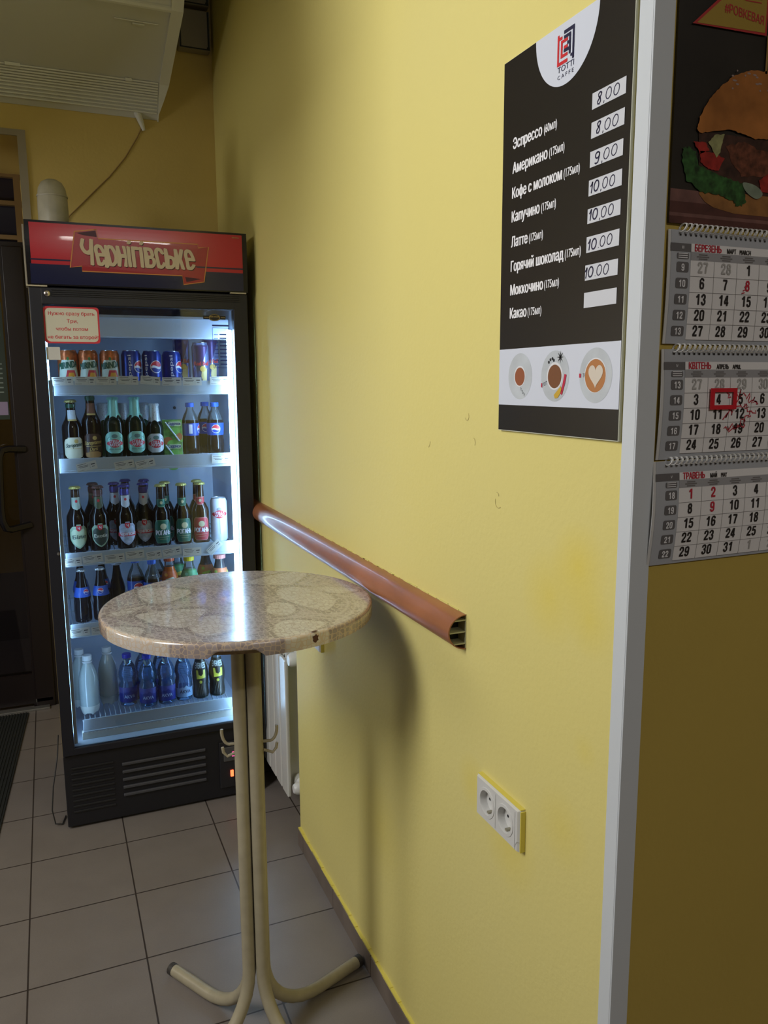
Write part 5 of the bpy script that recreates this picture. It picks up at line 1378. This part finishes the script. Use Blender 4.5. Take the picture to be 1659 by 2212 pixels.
for mi_, (zt, zb, xl, n1, n2, n3, rn, days, wk, _, pre, post, hol) in enumerate(MON):
    xl0 = xl; X1_ = .342; tilt = (.0, .0, .0)[mi_]
    def TP(u, v, w=0., zt=zt, zb=zb, k=mi_):
        s_ = (zt-v)/(zt-zb); return Vector((u-.0025*s_*(k == 2)-.0010*s_, CY-.003-.0025*math.sin(s_*PI)*(1+.5*k)-w, v))
    b = MB(); b.cur = 1
    vsx = []
    nr = 10
    for j in range(nr+1):
        v = zb+(zt-zb)*j/nr; vsx += [TP(xl-.002, v, -.0012), TP(X1_, v, -.0012), TP(X1_, v, 0), TP(xl-.002, v, 0), TP(xl+.0025, v, .0003), TP(X1_, v, .0003)]
    b.add(vsx, [q for j in range(nr) for q in ((j*6+0, j*6+3, j*6+9, j*6+6), (j*6+3, j*6+2, j*6+8, j*6+9), (j*6+0, j*6+6, j*6+7, j*6+1))])
    b.cur = 0; b.add([vsx[j*6+4] for j in range(nr+1)]+[vsx[j*6+5] for j in range(nr+1)], [(j, nr+1+j, nr+2+j, j+1) for j in range(nr)])
    pg = b.build('month_page', [GRY, mat('page_edge', (.60,.60,.60), .5)], t)
    G0, GH, GW = .0703, .01965, .0388
    gt = zt-.0360
    b = MB()
    b.cur = 0
    rows = 5
    for j in range(rows):
        b.rect(TP, G0, gt-(j+1)*GH, X1_-.001, gt-j*GH, .0006)
    b.rect(TP, G0+.0005, zt-.0255, X1_-.001, zt-.0155, .0006)
    b.cur = 1; b.rect(TP, G0, gt, X1_-.001, zt-.0255, .0007)
    b.cur = 2; b.rect(TP, xl+.0015, zt-.0258, G0, zt-.0160, .0008)
    b.rect(TP, .0480, gt+.0010, .0670, zt-.0275, .0008, 0, .002)
    for j in range(rows): b.rect(TP, .0478-.0005*j, gt-(j+1)*GH+.0045, .0672-.0003*j, gt-j*GH-.0025, .0008, 0, .0025)
    b.cur = 3
    for j in range(0, rows): b.rect(TP, G0, gt-(j+1)*GH-.0002, X1_-.001, gt-(j+1)*GH+.0003, .0009)
    for i in range(1, 7):
        for j in range(rows): b.rect(TP, G0+i*GW-.0002, gt-(j+1)*GH, G0+i*GW+.0002, gt-j*GH, .0009)
    for i in range(7):
        for k in range(3): b.rect(TP, G0+.013+i*GW-.003*(k == 1), gt+.0015+k*.0026, G0+.027+i*GW+.003*(k == 1), gt+.0030+k*.0026, .0010)
    b.build('grid', [LG, MG, DG, LN], pg)
    b = MB(); b.cur = 0; b.text(TP, n1, .0765, zt-.0247, .0435 if mi_ == 0 else .0370, .0082, .0012, .03)
    b.cur = 1; x = .1300 if mi_ == 0 else .1235; b.text(TP, n2, x, zt-.0247, .0150 if mi_ == 0 else .0205 if mi_ == 1 else .0115, .0056, .0012, .03)
    x += (.0215 if mi_ == 0 else .0275 if mi_ == 1 else .0190); b.text(TP, n3, x, zt-.0247, .0190 if mi_ == 0 else .0145 if mi_ == 1 else .0100, .0056, .0012, .03)
    b.cur = 3; b.text(TP, rn, .057, zt-.0225, .003, .0035, .0012, .01, 'C')
    for k in range(3): b.rect(TP, .0500, gt+.0022+k*.0025, .0650, gt+.0032+k*.0025, .0010)
    for j in range(rows):
        for i in range(7):
            dnum = days[j*7+i]; out = (j == 0 and i < pre) or (j == rows-1 and dnum < 10)
            c = 2 if out else (0 if (i >= 5 or dnum in hol) else 1)
            cx = G0+.0200+i*GW-.0012*j*.35; zb_ = gt-(j+1)*GH+.0045
            b.cur = c; number(b, TP, str(dnum), cx, zb_, .0136, .0012)
        b.cur = 3; number(b, TP, str(wk[j]), .0575-.0004*j, gt-(j+1)*GH+.0062, .0086, .0012)
    if mi_ == 0: b.cur = 0; b.ribbon(TP, [(.158,1.6480),(.163,1.6490),(.160,1.6515),(.165,1.6530),(.163,1.6560),(.166,1.6600)], .0016, .0014)
    b.build('lettering', [CR, CK, FN, TEXTW], pg)
    # wire binding
    b = MB(); zs = (1.7240,1.5768,1.4320)[mi_]; x0s = (.0530,.0522,.0495)[mi_]
    for i in range(35):
        x = x0s+i*.00835
        for dx in (0, .0018):
            pts = [(x+dx+.0022*math.sin(math.radians(a)), CY-.0068-.0062*math.cos(math.radians(a))-.0, zs+.0052*math.sin(math.radians(a))) for a in range(0, 360, 30)]
            b.tube([(p_[0], min(p_[1], CY-.0008), p_[2]) for p_ in pts], .00060, 6, True)
    b.build('wire_binding', mat('white_wire', (.85,.85,.83), .35), t, smooth=True)
    b = MB()
    for i in range(35): b.rect(TP, x0s+i*.00835-.0012, zt-.0068, x0s+i*.00835+.0014, zt-.0045, .0008)
    b.build('punched_hole', CK, pg)
# red date frame
b = MB(); Tc = FL(CY-.0095); U0,V0,U1,V1 = .1118,1.4975,.1572,1.5255
for (a_,c_,d_,e_) in ((U0,V0,U1,V0+.0058),(U0,V1-.0052,U1,V1),(U0,V0+.0058,U0+.0068,V1-.0052),(U1-.0060,V0+.0058,U1,V1-.0052)): b.rect(Tc, a_,c_,d_,e_, .001, .0012)
b.build('date_frame', mat('red_cursor', (.62,.015,.03), .35), t)
b = MB(); random.seed(11); Ts = FL(CY-.0075)
for (x0_, z0_, x1_, z1_, n_) in ((.142,1.519,.150,1.508,5),(.158,1.520,.200,1.505,26),(.160,1.508,.196,1.490,22),(.140,1.488,.158,1.496,8),(.143,1.470,.190,1.486,20),(.150,1.466,.182,1.476,12)):
    pts = [(x0_+(x1_-x0_)*k/n_+random.uniform(-.004,.004), z0_+(z1_-z0_)*k/n_+random.uniform(-.006,.006)) for k in range(n_)]
    b.ribbon(Ts, pts, .0017, .0)
b.build('pen_scribble', mat('red_pen', (.50,.04,.06), .5), t)

# ------------------------------------------------------------------ lamps and added fill boxes (out of the picture)
t = thing('tube_lamp', 'suspended white tube lamp above the left side of the room', 'lamp', (LAMP.x-.1, LAMP.y, LAMP.z+.1))
MB().box((LAMP.x-.10,LAMP.y-.62,LAMP.z+.06),(LAMP.x+.0,LAMP.y+.62,LAMP.z+.12),.01).build('housing', WHITE, t)
MB().tube([(LAMP.x-.06,LAMP.y-.6,LAMP.z+.03),(LAMP.x-.06,LAMP.y+.6,LAMP.z+.03)], .013, 12).build('tube', mat('lit_tube', (1,1,1), .5, emit=(1,.97,.93), es=8), t)
for dy in (-.5,.5): MB().tube([(LAMP.x-.05,LAMP.y+dy,LAMP.z+.12),(LAMP.x-.05,LAMP.y+dy,H)], .003, 6).build('hanger', CANCOL, t)
t = thing('tube_lamp', 'white tube lamp on the ceiling behind the camera', 'lamp', (.1,-1.6,H))
MB().box((-.55,-1.65,3.03),(.75,-1.55,H),.01).build('housing', WHITE, t)
MB().tube([(-.5,-1.6,3.01),(.7,-1.6,3.01)], .013, 12).build('tube', mat('lit_tube_rear', (1,1,1), .5, emit=(1,.95,.88), es=6), t)
t = thing('fill_light_box', 'square white box added on the left wall behind the fill light', 'lamp', (-2.8,2.6,1.6))  # made-up housing, added only to back the fill light
MB().box((-2.8,2.2,1.2),(-2.62,3.0,2.0),.02).build('housing', WHITE, t)
t = thing('lobby_fill_box', 'small white box added above the lobby fill light', 'lamp', (-1.0,4.7,H))  # made-up housing, added only to back the lobby fill
MB().box((-1.25,4.5,3.015),(-.75,4.9,H),.01).build('housing', WHITE, t)
